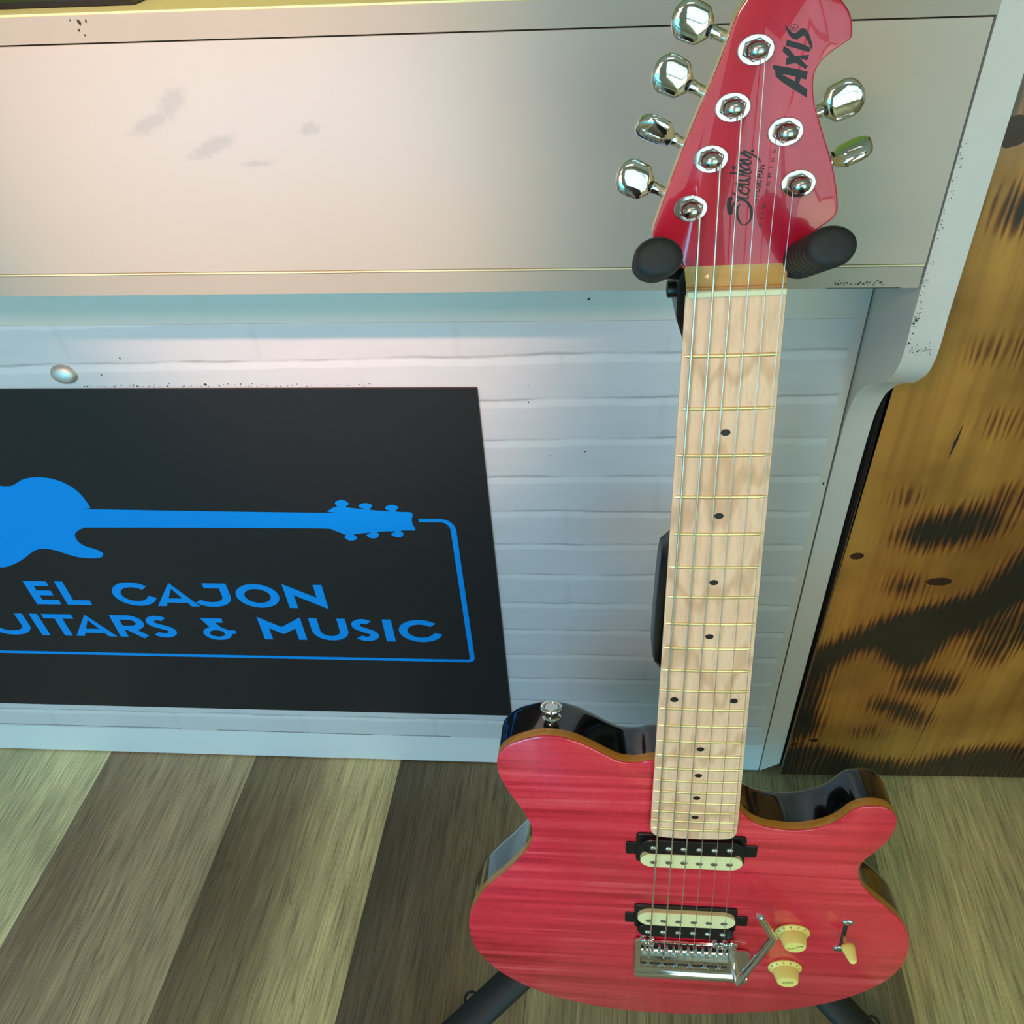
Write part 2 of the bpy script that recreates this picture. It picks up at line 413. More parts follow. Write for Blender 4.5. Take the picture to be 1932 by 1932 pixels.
    MAT['ceiling'] = var('ceiling_tile', hexc(220, 218, 208), .9, amt=.03, scale=60)
    MAT['frame'] = var('dark_window_frame', hexc(50, 46, 42), .5)
    for nm, col, st in (('day_blue', (.62, .95, 1.0, 1), 1.9), ('day_white', (1.0, .84, .76, 1), 1.7), ('day_green', (.78, 1.0, .78, 1), 3.2), ('day_cyan', (.06, .62, 1.0, 1), 11.0),
                        ('added_panel_glow', (1.0, .86, .72, 1), 2.4)):
        t = NT(nm); t.base((.02, .02, .02, 1)).set(Roughness=.1); t.b.inputs['Emission Color'].default_value = col
        t.b.inputs['Emission Strength'].default_value = st; MAT[nm] = t.m
build_materials()

# ------------------------------------------------------------------ measured outlines (mm)
BODY = [(-36.2, -392.4), (-45.7, -395.1), (-54.8, -396.2), (-64.0, -394.6), (-73.2, -389.5), (-86.8, -380.3), (-100.4, -372.5), (-113.9, -368.2), (-127.7, -367.4), (-138.8, -370.2), (-148.3, -374.2), (-157.0, -379.3), (-164.1, -386.8), (-167.4, -393.6), (-168.9, -401.7), (-168.8, -412.5), (-165.8, -424.9), (-160.0, -440.1), (-152.2, -456.9), (-147.0, -469.8), (-143.6, -481.6), (-142.9, -492.2), (-144.8, -504.7), (-149.4, -515.9), (-157.4, -529.3), (-169.0, -546.4), (-183.0, -564.2), (-196.2, -582.3), (-204.7, -600.5), (-210.3, -613.4), (-213.9, -628.4), (-215.3, -643.4), (-214.7, -662.3), (-210.6, -681.4), (-202.7, -698.4), (-189.0, -719.3), (-171.2, -735.9), (-155.2, -747.8), (-132.0, -760.0), (-96.7, -772.0), (-61.2, -777.4), (-26.0, -779.0), (11.7, -777.4), (51.0, -771.8), (89.4, -764.1), (114.3, -756.1), (138.4, -746.0), (161.7, -732.6), (183.5, -713.8), (198.6, -695.1), (207.5, -676.6), (211.4, -658.9), (211.8, -640.0), (209.6, -624.0), (204.2, -608.0), (196.4, -594.2), (184.1, -579.3), (172.5, -567.1), (161.9, -554.9), (154.6, -544.3), (150.6, -533.5), (148.7, -524.3), (149.7, -515.1), (152.7, -507.2), (159.4, -497.0), (164.9, -486.3), (168.5, -475.2), (170.1, -463.7), (169.3, -455.3), (166.6, -448.5), (161.2, -442.6), (154.5, -439.5), (145.6, -439.0), (137.1, -441.3), (130.8, -446.4), (124.9, -455.1), (117.8, -462.6), (107.6, -468.7), (97.1, -472.2), (85.3, -473.7), (73.2, -472.8), (61.8, -470.4), (51.0, -464.6), (43.8, -456.4), (36.0, -445.2), (25.9, -427.7), (-6.7, -393.9)]
HEAD = [(29.7, 11.2), (30.0, 12.6), (30.6, 14.1), (31.4, 18.6), (34.5, 24.5), (40.4, 30.9), (49.1, 37.1), (52.1, 42.0), (51.4, 48.5), (48.7, 59.0), (44.8, 69.4), (40.7, 78.9), (36.9, 87.6), (33.3, 96.8), (31.7, 104.4), (32.0, 110.5), (34.7, 115.2), (39.5, 119.1), (45.0, 122.4), (47.6, 124.5), (47.2, 129.8), (45.1, 135.1), (41.2, 139.9), (34.8, 145.7), (26.1, 149.7), (14.7, 151.8), (4.9, 150.7), (-1.9, 147.3), (-5.9, 142.5), (-8.8, 138.1), (-11.1, 132.4), (-15.6, 119.5), (-19.7, 109.3), (-25.9, 95.0), (-32.2, 79.5), (-38.8, 61.9), (-45.7, 42.1), (-47.5, 36.2), (-47.8, 33.3), (-46.3, 30.9), (-41.4, 28.0), (-35.9, 24.3), (-31.8, 19.5), (-29.8, 16.4), (-28.1, 13.5)]
POSTS = [(-27.2, 47.1), (-17.8, 72.0), (-8.1, 96.4), (1.4, 121.9), (19.9, 83.4), (29.4, 57.4)]
WASH = [(-7.7, 122.5), (10.5, 121.4), (0.7, 129.1), (2.0, 114.8)]
BUTTONS = [(-57.8, 62.0), (-47.4, 86.5), (-39.0, 112.1), (-29.7, 136.1), (50.7, 95.6), (58.7, 70.3)]
BUTEXT = [(-66.8, 62.5), (-49.1, 61.7), (-58.0, 71.0), (-57.8, 52.3)]
SHAFTROOT = [(-39.9, 58.7), (-30.2, 83.4), (-21.1, 108.2), (-11.9, 132.9), (35.5, 94.7), (46.7, 68.8)]
STRNUT = [(-23.2, 3.5), (-13.5, 3.2), (-3.7, 2.8), (6.0, 2.5), (15.7, 2.1), (25.0, 1.8)]
STRPOST = [(-22.8, 46.1), (-13.6, 69.9), (-4.5, 93.6), (5.0, 117.2), (16.2, 80.7), (25.4, 54.8)]
STRSAD = [(-34.3, -654.0), (-19.9, -652.5), (-6.3, -650.2), (7.9, -649.7), (22.1, -649.1), (35.7, -648.6)]
FBEND = [(-36.7, -470.1), (-31.0, -476.8), (1.0, -478.0), (32.5, -475.5), (37.0, -469.6)]
NECKPU = {'base': [(-48.7, -484.1), (47.8, -482.3), (49.5, -520.9), (-48.2, -522.0)], 'earl': [(-57.9, -496.8), (-48.5, -496.1), (-48.3, -512.3), (-57.7, -512.9)], 'earr': [(47.5, -495.4), (57.5, -495.3), (58.1, -511.0), (48.8, -510.7)], 'c': [(-44.5, -515.1), (45.1, -512.1), (-44.7, -506.1), (-44.4, -524.3)], 'pc': [(-33.1, -515.2), (-19.5, -514.8), (-6.2, -514.5), (7.2, -514.7), (20.5, -514.5), (33.8, -514.1)], 'pb': [(-33.6, -495.5), (-20.2, -495.7), (-6.9, -495.6), (6.8, -495.5), (20.0, -495.4), (33.1, -494.5)]}
BRIDGEPU = {'base': [(-48.8, -588.2), (48.0, -585.7), (48.7, -619.6), (-48.3, -625.2)], 'earl': [(-57.7, -601.6), (-48.6, -600.8), (-48.4, -616.0), (-57.6, -616.9)], 'earr': [(47.7, -599.5), (57.2, -598.7), (58.4, -613.6), (48.7, -613.2)], 'c': [(-45.4, -602.5), (45.5, -599.8), (-45.6, -592.6), (-45.3, -612.5)], 'pc': [(-35.1, -603.4), (-21.4, -602.8), (-7.1, -602.8), (7.2, -602.6), (21.2, -602.5), (35.2, -602.3)], 'pb': [(-35.9, -621.5), (-21.3, -620.8), (-6.7, -620.7), (7.3, -620.1), (21.4, -620.1), (35.3, -620.1)]}
PLATE = [(-48.0, -641.9), (-42.5, -640.7), (-27.8, -640.7), (46.9, -638.0), (49.2, -649.7), (60.4, -653.4), (64.7, -705.3), (-47.1, -706.1)]
STUDS = [(-35.7, -632.3), (34.1, -631.4)]
SADROW = [(-40.8, -655.7), (42.2, -649.6), (-40.5, -669.3), (42.3, -665.4), (-27.2, -631.6), (27.7, -630.8)]
PLATEBOT = [(-47.3, -693.6), (63.5, -694.2), (-47.2, -701.3), (64.0, -700.5), (-47.1, -710.3), (64.4, -705.6)]
ARM0 = [(44.4, -638.4), (54.2, -696.1), (83.9, -628.2), (67.4, -590.5)]
ARM20 = [(38.3, -599.2), (47.6, -653.9), (75.8, -589.5), (60.2, -553.7)]
ARM15 = [(39.5, -607.3), (49.0, -662.7), (77.5, -597.6), (61.7, -561.4)]
ARM12 = [(40.3, -612.2), (49.8, -668.0), (78.5, -602.4), (62.6, -566.0)]
KNOBB = [(101.3, -619.8), (100.8, -679.1), (84.9, -621.6), (117.5, -618.5)]
KNOBT5 = [(101.3, -621.2), (100.3, -676.6), (90.9, -622.0), (111.5, -620.0)]
KNOBT8 = [(100.1, -616.3), (99.2, -671.4), (89.8, -617.1), (110.3, -615.1)]
KNOBT11 = [(99.0, -611.5), (98.0, -666.1), (88.8, -612.2), (109.1, -610.2)]
SEL = [(149.8, -601.8), (147.9, -642.2), (149.2, -606.9), (149.5, -636.8), (149.1, -621.5), (150.8, -628.9), (163.9, -668.2)]
SEL5 = [(143.0, -600.0), (147.2, -609.7), (154.7, -638.0)]
SEL10 = [(140.7, -592.1), (144.8, -601.6), (152.2, -629.7)]
STRAP = [(-121.0, -356.7), (-121.3, -359.6), (-121.7, -364.6)]
AX_S = [(14.5, 132.2), (15.9, 130.8), (17.7, 128.9), (19.3, 127.8), (20.7, 128.3), (22.1, 129.6), (23.4, 130.0), (24.8, 129.5), (26.5, 127.5), (28.1, 124.4), (29.0, 122.0), (29.1, 119.9), (28.3, 121.0), (26.6, 123.7), (24.9, 126.2), (24.0, 126.7), (22.5, 125.8), (20.8, 125.0), (18.7, 125.8), (17.2, 127.1), (15.6, 129.4)]
AX_I = [(16.3, 125.4), (19.3, 124.4), (24.0, 123.1), (28.0, 121.2), (27.8, 119.2), (24.5, 120.2), (20.5, 121.5), (15.9, 122.8)]
AX_X = [(14.9, 122.8), (17.6, 121.4), (20.9, 118.0), (27.9, 118.1), (27.1, 115.6), (23.3, 117.0), (26.4, 114.2), (27.9, 113.1), (26.8, 111.8), (21.7, 114.8), (16.8, 114.3), (16.9, 117.4), (18.2, 117.5), (14.7, 120.4)]
AX_A = [(10.8, 114.7), (22.0, 112.3), (28.1, 110.7), (27.8, 107.1), (25.0, 107.8), (24.4, 105.5), (28.9, 102.5), (28.9, 98.8), (23.1, 102.2), (15.7, 106.7), (12.4, 109.4), (11.8, 112.1), (10.5, 113.3)]
AX_Ah = [(15.3, 110.2), (19.1, 109.6), (22.4, 108.6), (22.3, 106.6), (19.3, 108.1)]
AX_R = [(19.1, 130.4), (17.2, 130.5), (21.0, 130.3), (18.9, 131.8), (19.2, 129.0)]
STER = [[(-4.7, 51.2, 0.62), (-6.2, 51.1, 1.24), (-6.5, 49.3, 1.4), (-6.3, 47.0, 1.49), (-5.7, 44.6, 1.55), (-5.0, 43.0, 1.3)], [(-5.0, 43.0, 0.93), (-4.6, 45.2, 0.68), (-4.2, 47.7, 0.62), (-3.0, 49.7, 0.62), (-0.7, 50.3, 0.43), (1.4, 49.9, 0.43), (3.5, 48.7, 0.68), (5.2, 46.4, 0.87), (6.0, 43.8, 0.87), (6.1, 41.2, 0.75), (5.4, 38.9, 0.56), (3.9, 37.5, 0.37), (1.8, 37.0, 0.37), (-0.1, 39.1, 0.62), (-1.5, 42.1, 0.75), (-1.9, 44.7, 0.75), (-1.5, 46.7, 0.62), (-0.2, 48.1, 0.16)], [(-5.5, 54.1, 0.25), (-4.2, 53.9, 0.56), (-2.3, 52.1, 0.68), (0.1, 51.2, 0.68), (2.5, 50.8, 0.56), (3.7, 51.5, 0.43), (3.2, 52.5, 0.31), (1.1, 53.2, 0.31)], [(1.1, 53.2, 0.37), (-1.0, 54.6, 0.43), (-2.4, 56.5, 0.5), (-1.8, 57.3, 0.43), (-0.1, 56.9, 0.37), (0.3, 55.8, 0.43), (-0.5, 55.2, 0.25)], [(-2.3, 56.2, 0.5), (0.5, 53.8, 0.5), (2.6, 53.4, 0.56), (3.7, 54.2, 0.43), (3.7, 55.6, 0.37), (2.0, 56.7, 0.31), (-0.1, 57.5, 0.37), (-4.0, 58.9, 0.37)], [(-4.0, 59.1, 0.43), (-1.9, 58.7, 0.56), (1.0, 58.3, 0.62), (3.3, 58.0, 0.5), (3.7, 59.0, 0.37), (2.0, 60.2, 0.43), (-2.1, 60.7, 0.43)], [(-2.7, 60.7, 0.5), (0.5, 60.2, 0.62), (2.8, 60.7, 0.62), (3.9, 61.2, 0.37), (3.3, 62.3, 0.31), (0.6, 62.7, 0.43), (-3.2, 63.9, 0.56), (-6.2, 64.5, 0.56), (-7.6, 64.1, 0.19)], [(-2.8, 65.7, 0.5), (0.2, 64.1, 0.62), (2.6, 63.6, 0.56), (4.0, 64.0, 0.37), (4.0, 65.1, 0.31)], [(-2.7, 68.4, 0.56), (0.3, 66.3, 0.62), (3.6, 65.4, 0.37)], [(-2.2, 65.6, 0.37), (0.7, 65.2, 0.5), (3.5, 66.2, 0.43), (2.0, 67.6, 0.37), (-0.1, 68.6, 0.43), (-2.4, 68.7, 0.43)], [(-2.6, 70.9, 0.56), (0.1, 69.4, 0.62), (2.5, 68.4, 0.5), (3.8, 69.2, 0.37), (2.6, 70.1, 0.31), (0.3, 70.7, 0.37)], [(-2.6, 70.9, 0.37), (0.3, 70.7, 0.5), (3.1, 71.3, 0.37), (1.3, 72.3, 0.43), (-1.4, 73.8, 0.56), (-2.7, 74.9, 0.5)], [(-1.2, 74.9, 0.43), (0.9, 72.9, 0.62), (3.6, 71.6, 0.37)], [(-0.9, 75.0, 0.37), (0.2, 74.8, 0.56), (3.5, 73.3, 0.56), (5.9, 71.9, 0.56), (7.4, 70.9, 0.56), (8.3, 69.5, 0.43), (7.9, 68.7, 0.19)]]
STERDOT = [(3.9, 74.9), (-5.3, 67.0)]
TXT = [(9.5, 48.2), (5.6, 49.3), (8.9, 51.4), (8.6, 67.6), (8.0, 51.4), (6.5, 51.8), (14.5, 37.9), (13.8, 75.0), (13.3, 41.7), (12.5, 74.4)]
SIGN_GUITAR = [(-998.5, 567.1), (-979.5, 565.3), (-969.7, 558.6), (-960.8, 553.5), (-948.2, 552.0), (-939.0, 553.5), (-927.6, 559.8), (-917.5, 563.7), (-901.7, 565.7), (-887.8, 563.9), (-876.7, 559.7), (-867.0, 552.1), (-861.1, 543.2), (-857.7, 532.0), (-856.3, 520.0), (-853.4, 518.0), (-571.8, 515.0), (-564.7, 517.1), (-556.8, 522.8), (-550.9, 525.1), (-552.3, 528.6), (-551.4, 531.6), (-545.3, 534.8), (-539.8, 533.7), (-536.0, 528.7), (-540.8, 525.0), (-535.5, 522.9), (-519.5, 521.0), (-519.3, 521.9), (-524.6, 524.3), (-523.7, 527.8), (-516.9, 530.2), (-509.9, 528.5), (-509.5, 524.8), (-513.2, 521.1), (-508.3, 519.5), (-489.7, 518.4), (-494.1, 521.7), (-492.1, 525.8), (-485.3, 527.9), (-478.9, 525.5), (-479.0, 522.3), (-483.2, 518.9), (-477.7, 517.3), (-466.4, 517.0), (-463.4, 515.4), (-463.1, 511.9), (-465.0, 506.6), (-465.3, 500.3), (-462.9, 490.3), (-464.7, 489.5), (-480.5, 488.9), (-478.6, 485.2), (-478.9, 482.2), (-481.7, 479.2), (-485.5, 478.2), (-491.1, 480.1), (-493.4, 483.3), (-487.4, 487.3), (-495.7, 487.6), (-505.8, 487.0), (-510.0, 485.7), (-508.6, 483.2), (-509.3, 480.1), (-512.9, 476.8), (-519.4, 476.5), (-523.1, 479.3), (-523.4, 482.1), (-517.8, 485.4), (-536.7, 482.8), (-539.6, 481.3), (-536.7, 478.4), (-536.5, 476.3), (-539.5, 473.2), (-545.6, 472.2), (-549.9, 474.4), (-551.5, 478.3), (-549.2, 481.0), (-559.5, 486.9), (-565.6, 489.6), (-573.8, 491.1), (-660.4, 491.1), (-867.7, 489.4), (-878.4, 488.6), (-887.9, 484.4), (-894.8, 478.5), (-896.6, 472.5), (-895.6, 464.9), (-889.7, 458.4), (-879.3, 454.1), (-872.7, 449.2), (-871.6, 445.4), (-875.3, 440.8), (-882.5, 438.5), (-893.2, 438.3), (-906.8, 439.7), (-919.1, 444.1), (-932.0, 450.6), (-946.4, 453.9), (-958.2, 451.6), (-970.3, 445.1), (-983.8, 435.9), (-998.8, 427.7), (-1014.6, 421.6), (-1024.4, 420.3), (-1052.9, 418.7), (-1086.3, 425.2), (-1103.6, 443.2), (-1100.0, 474.4), (-1084.5, 506.6), (-1059.4, 537.5), (-1028.1, 559.2)]
BURN = [(1.0, [(501, 480), (485, 445), (478, 419), (469, 399), (442, 386), (414, 375), (386, 362), (366, 345), (345, 330), (326, 309), (301, 299), (300, 253), (299, 210), (299, 134), (319, 121), (336, 118), (322, 181), (319, 225), (327, 267), (345, 288), (371, 299), (388, 283), (410, 259), (432, 254), (442, 278), (456, 307), (471, 330), (492, 349), (524, 385), (566, 425), (532, 517)]), (0.7, [(413, 245), (438, 248), (481, 246), (495, 226), (489, 206), (447, 212), (420, 217)]), (0.75, [(387, 193), (416, 197), (447, 179), (480, 158), (480, 133), (435, 155), (395, 172)]), (0.5, [(378, 125), (413, 132), (423, 110), (391, 106)]), (0.8, [(291, 84), (329, 85), (372, 69), (421, 53), (472, 40), (546, 79), (621, 91), (687, 92), (725, -10), (297, -23)]), (0.65, [(485, 278), (483, 330), (499, 352), (528, 373), (578, 391), (604, 320), (549, 310), (533, 294), (525, 268)]), (0.9, [(297, 165), (327, 150), (330, 115), (300, 91)]), (0.85, [(347, 490), (370, 513), (400, 526), (435, 532), (470, 513), (456, 488), (421, 476), (384, 472)]), (0.45, [(393, 650), (467, 649), (474, 629), (405, 633)]), (0.6, [(442, 555), (512, 562), (522, 532), (455, 537)]), (0.4, [(364, 728), (412, 733), (452, 726), (459, 707), (374, 714)]), (0.35, [(332, 555), (371, 553), (360, 537), (336, 541)]), (0.65, [(340, 863), (352, 867), (416, 865), (428, 835), (354, 840)]), (0.6, [(328, 956), (382, 956), (396, 919), (334, 924)]), (0.5, [(361, 422), (386, 426), (411, 404), (401, 395), (369, 399)])]

# ------------------------------------------------------------------ room shell
def build_room():
    X0, X1, Y0, Y1, Z1 = -1900, 2400, -1700, 2300, 2700
    m = M(); m.box(X0-100, X1+100, Y0-100, Y1+100, -60, 0); tag(m.build('floor', MAT['floor'], smooth=0), kind='structure')
    m = M(); m.box(X0-100, X1+100, Y0-100, Y1+100, Z1, Z1+60); tag(m.build('ceiling', MAT['ceiling'], smooth=0), kind='structure')
    m = M(); m.box(X0-100, X0, Y0, Y1, 0, Z1); tag(m.build('wall_left', MAT['wallpaint'], smooth=0), kind='structure')
    m = M(); m.box(X1, X1+100, Y0, Y1, 0, Z1); tag(m.build('wall_right', MAT['wallpaint'], smooth=0), kind='structure')
    m = M(); m.box(X0-100, X1+100, Y1, Y1+100, 0, Z1); tag(m.build('wall_back', MAT['greenwall'], smooth=0), kind='structure')
    # shop front behind the photographer: two glazed openings
    op = [(-1860, -380, 80, 2050), (120, 1900, 80, 2150)]
    m = M()
    xs = [X0-100, op[0][0], op[0][1], op[1][0], op[1][1], X1+100]
    for k in (0, 2, 4): m.box(xs[k], xs[k+1], Y0-100, Y0, 0, Z1)
    for (a, b, z0, z1) in op:
        m.box(a, b, Y0-100, Y0, 0, z0); m.box(a, b, Y0-100, Y0, z1, Z1)
    tag(m.build('wall_front', MAT['wallpaint'], smooth=0), kind='structure')
    for i, (a, b, z0, z1) in enumerate(op):
        m = M()
        m.box(a, b, Y0-70, Y0-30, z0, z0+50); m.box(a, b, Y0-70, Y0-30, z1-50, z1); m.box(a, b, Y0-70, Y0-30, 755, 815)
        for x in (a, (a+b)/2-25, b-50): m.box(x, x+50, Y0-70, Y0-30, z0, z1)
        f = tag(m.build('window_%d' % (i+1), MAT['frame'], smooth=0), kind='structure')
        m = M(); m.box(a+40, b-40, Y0-60, Y0-50, 810, z1-40); m.build('window_pane', MAT['day_white' if i == 0 else 'day_blue'], f, smooth=0)
        m = M(); m.box(a+40, b-40, Y0-60, Y0-50, z0+40, 760); m.build('window_pane', MAT['day_cyan' if i == 0 else 'day_green'], f, smooth=0)
    r = empty('added_ceiling_panel', (.35, -.9, 2.7))  # added unseen panel that gives the chrome its highlights
    tag(r, 'added glowing ceiling panel with dark frame for highlights on the chrome', 'ceiling light')
    m = M((350, -900, 2700)); m.box(-130, 830, -1180, -620, 2660, 2700); m.build('added_panel_frame', MAT['frame'], r, 0)
    m = M((350, -900, 2700)); m.box(-110, 810, -1160, -640, 2654, 2659); m.build('diffuser', MAT['added_panel_glow'], r, 0)
    # the pendant and an added glow spot behind and above the photographer
    r = empty('pendant_lamp', (-.62, -.85, 1.96))
    tag(r, 'warm white pendant lamp with dark shade hanging above the shop floor', 'lamp')
    m = M((-620, -850, 1960)); m.lathe((-620, -850, 1960), [(0, 240), (60, 200), (110, 60), (125, 12), (740, 6)], seg=32); m.build('lamp_shade', MAT['frame'], r, 40)
    r = empty('added_glow_spot', (-.45, -1.15, 2.7))
    tag(r, 'small dark spotlight added for the warm glow on the white counter front', 'lamp')
    m = M((-450, -1150, 2700)); m.lathe((-450, -1150, 2605), [(0, 38), (60, 38), (95, 50)], seg=28); m.build('added_spot_housing', MAT['frame'], r, 40)
build_room()

# ------------------------------------------------------------------ white shop counter
CTR = Matrix.Translation((0.2693, 0.7025, 0)) @ Matrix.Rotation(math.radians(-0.995), 4, 'Z')
def cw(p):
    x, y, z = p
    return (x, y, z*(1 - 0.0000246*x*(max(z, 1)/1009)**.25))
def ribbon(m, pts, t, z0, z1, closed=False, sx=1.0):
    """flat stroke of thickness t along pts in the u-z plane of the counter, standing off from v=z0 to z1"""
    P = [Vector(p) for p in pts]; n = len(P); A = []; B = []
    for i, p in enumerate(P):
        a = P[i-1] if (i > 0 or closed) else p
        b = P[(i+1) % n] if (i < n-1 or closed) else p
        d = (b-a).normalized(); nn = Vector((-d.y, d.x))
        if 0 < i < n-1 or closed:
            d1 = (p-a).normalized(); n1 = Vector((-d1.y, d1.x)); k = max(.6, nn.dot(n1))
        else: k = 1
        A.append(p + nn*t/2/k); B.append(p - nn*t/2/k)
    segs = n if closed else n-1
    vs = []
    for q in A+B: vs.append((q.x*sx, z1, q.y))
    for q in A+B: vs.append((q.x*sx, z0, q.y))
    fs = []
    for i in range(segs):
        j = (i+1) % n
        fs += [(i, j, n+j, n+i), (2*n+i, 3*n+i, 3*n+j, 2*n+j), (i, 2*n+i, 2*n+j, j), (n+i, n+j, 3*n+j, 3*n+i)]
    if not closed:
        fs += [(0, n, 3*n, 2*n), (n-1, 3*n-1, 4*n-1, 2*n-1)]
    m.add(vs, fs)
def plate(m, pts, v0, v1, mi=0):
    """polygon in the u-z plane extruded between depths v0 and v1"""
    o = ccw(pts)
    m.loops([[(x, v0, z) for x, z in o], [(x, v1, z) for x, z in o]], mi)

def build_counter():
    c = empty('shop_counter', mat=CTR)
    tag(c, 'long white laminate shop counter with recessed lower front behind the pink guitar', 'counter')
    UL = -1860
    def P(name, mat, fn, smooth=35, par=c):
        m = M(); fn(m); return m.build(name, mat, par, smooth, cw)
    def seg(m, u0, u1, v0, v1, z0, z1, n=8, mi=0):
        for k in range(n):
            a = u0 + (u1-u0)*k/n; b = u0 + (u1-u0)*(k+1)/n
            m.box(a, b, v0, v1, z0, z1, mi)
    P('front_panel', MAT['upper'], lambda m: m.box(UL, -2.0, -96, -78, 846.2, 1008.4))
    P('top_rail', MAT['rail'], lambda m: m.box(UL, 0, -96, -74, 1009.5, 1025.6))
    P('bottom_rail', MAT['rail'], lambda m: m.box(UL, -2.2, -95.5, -60, 826.5, 843.6))
    P('edge_strip', MAT['edge_yellow'], lambda m: m.box(UL, -2.2, -96.2, -80, 844.3, 845.5))
    P('gap_backing', MAT['gap'], lambda m: m.box(UL, -.2, -76, -60, 850, 1024))
    P('underside', MAT['laminate'], lambda m: m.box(UL, -1, -60, 2, 826.5, 840))
    P('countertop', MAT['green_top'], lambda m: m.box(UL, 27, -95, 560, 1025.6, 1027.0))
    P('lower_frame', MAT['laminate'], lambda m: (m.box(UL, -1.6, 0, 18, 753, 826.4), m.box(-11, -1.6, 0, 18, 69, 753)))
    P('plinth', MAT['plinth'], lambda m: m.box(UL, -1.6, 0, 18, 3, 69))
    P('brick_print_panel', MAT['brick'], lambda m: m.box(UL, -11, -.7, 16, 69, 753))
    # the end panel: a bulging S profile in depth
    prof = [(-95.5, 1027), (-95.5, 800), (-97, 780), (-95.5, 762), (-89, 746), (-74.3, 729.5), (-60, 719.5), (-47.2, 711.5), (-32.4, 699.2),
            (-18.8, 683.1), (-12.5, 671), (-6.5, 651.9), (-3.6, 626), (-2.5, 600), (-1.5, 560), (-1.0, 3)]
    def endp(m):
        pr = prof[:1] + smooth_open(prof[1:-2], 4) + prof[-2:]
        ring = pr + [(560, 3), (560, 1027)]
        n = len(ring); A = []; B = []
        for v, z in ring:
            A.append((0, v, z)); B.append((27, v, 24 if (z < 5 and v < 10) else z))
        m.loops([A, B])
    P('end_panel', MAT['laminate'], endp, 30)
    P('back_panel', MAT['rail'], lambda m: m.box(UL, 0, 540, 560, 3, 1025))
    P('chipped_corner', MAT['chip'], lambda m: m.add([(0.5, -.2, 1.5), (27, 1.2, 23.8), (27, 12, 14), (20, 14, 1.5), (0.5, 14, 1.0), (10, -.4, 7)], [(0,5,1,2,3), (0,3,4)]))
    # round dome cap above the sign
    def dome(m):
        m.lathe((-811, 0, 698), [(0, 11.2), (1.2, 11.2), (2.2, 10.2), (4.4, 9.6), (6.0, 7), (6.9, 3.6), (7.1, .2)], ax=(0, -1, 0), ux=(1, 0, 0), sx=1.33, sy=1.0, seg=40)
    P('metal_cap', MAT['disc'], dome, 50)
    # scuffs
    rnd = random.Random(4)
    def scuffs(m):
        def spot(u, z, v, r, el=1.0):
            n = 7; a0 = rnd.random()*6
            m.loops([[(u + math.cos(a0+6.283*k/n)*r*rnd.uniform(.4, 1.2)*el, vv, z + math.sin(a0+6.283*k/n)*r*rnd.uniform(.4, 1.2)) for k in range(n)] for vv in (v+.2, v-.15)])
        for _ in range(46): u = rnd.uniform(-66, -26); spot(u, 828.8 + rnd.random()*2.4 + abs(rnd.gauss(0, 1)), -95.6, rnd.uniform(.2, .8))
        m.box(-72, -16, -95.7, -95.3, 826.6, 827.1)
        for _ in range(10): spot(rnd.uniform(-176, -160), 831 + rnd.random()*2, -95.6, rnd.uniform(.2, .5))
        for _ in range(60): spot(rnd.choice([.6, .9, 1.4, 3])+rnd.random(), rnd.uniform(820, 935), -95.6, rnd.uniform(.15, .5))
        for _ in range(26): spot(rnd.uniform(1, 4), rnd.uniform(775, 815), -97, rnd.uniform(.2, .9))
        for _ in range(40): spot(rnd.uniform(3, 22), 772 + rnd.gauss(0, 3), -97.0, rnd.uniform(.15, .6))
        for (u, z, r) in ((-604, 1021.5, 2.0), (-606, 1017, 1.4), (-610, 1023, .9), (-599, 1022, 1.3), (-603, 1014, .9)): spot(u, z, -96, r, .7)
        for _ in range(90):
            u = rnd.uniform(-800, -560) if rnd.random() < .8 else rnd.uniform(-560, -480)
            spot(u, 682.5 + abs(rnd.gauss(0, 1.6)), -.8, rnd.uniform(.2, .75), 1.4)
        for (u, z, r) in ((-660, 685, 2.1), (-742, 716, 1.2), (-770, 697, 1.1), (-262, 601, 1), (-300, 596, .8), (-320, 663, .9), (-258, 775, 1.4)): spot(u, z, -.8, r)
        for _ in range(30): spot(rnd.uniform(-420, -120), rnd.uniform(150, 700), -.75, rnd.uniform(.2, .5))
        for k in range(14): spot(-5 - k*3.2*0 + 0, 560 - k*.2, -.3, .8)
    tag(P('scuff_marks', MAT['scuff'], scuffs, 0), kind='stuff')
    def cracks(m):
        for a, b, z in ((-1300, -900, 73.5), (-840, -700, 71), (-700, -590, 70), (-560, -470, 70.5)):
            m.box(a, b, -.9, -.6, z-.5, z+.4)
    P('panel_crack', MAT['scuff'], cracks, 0)
build_counter()

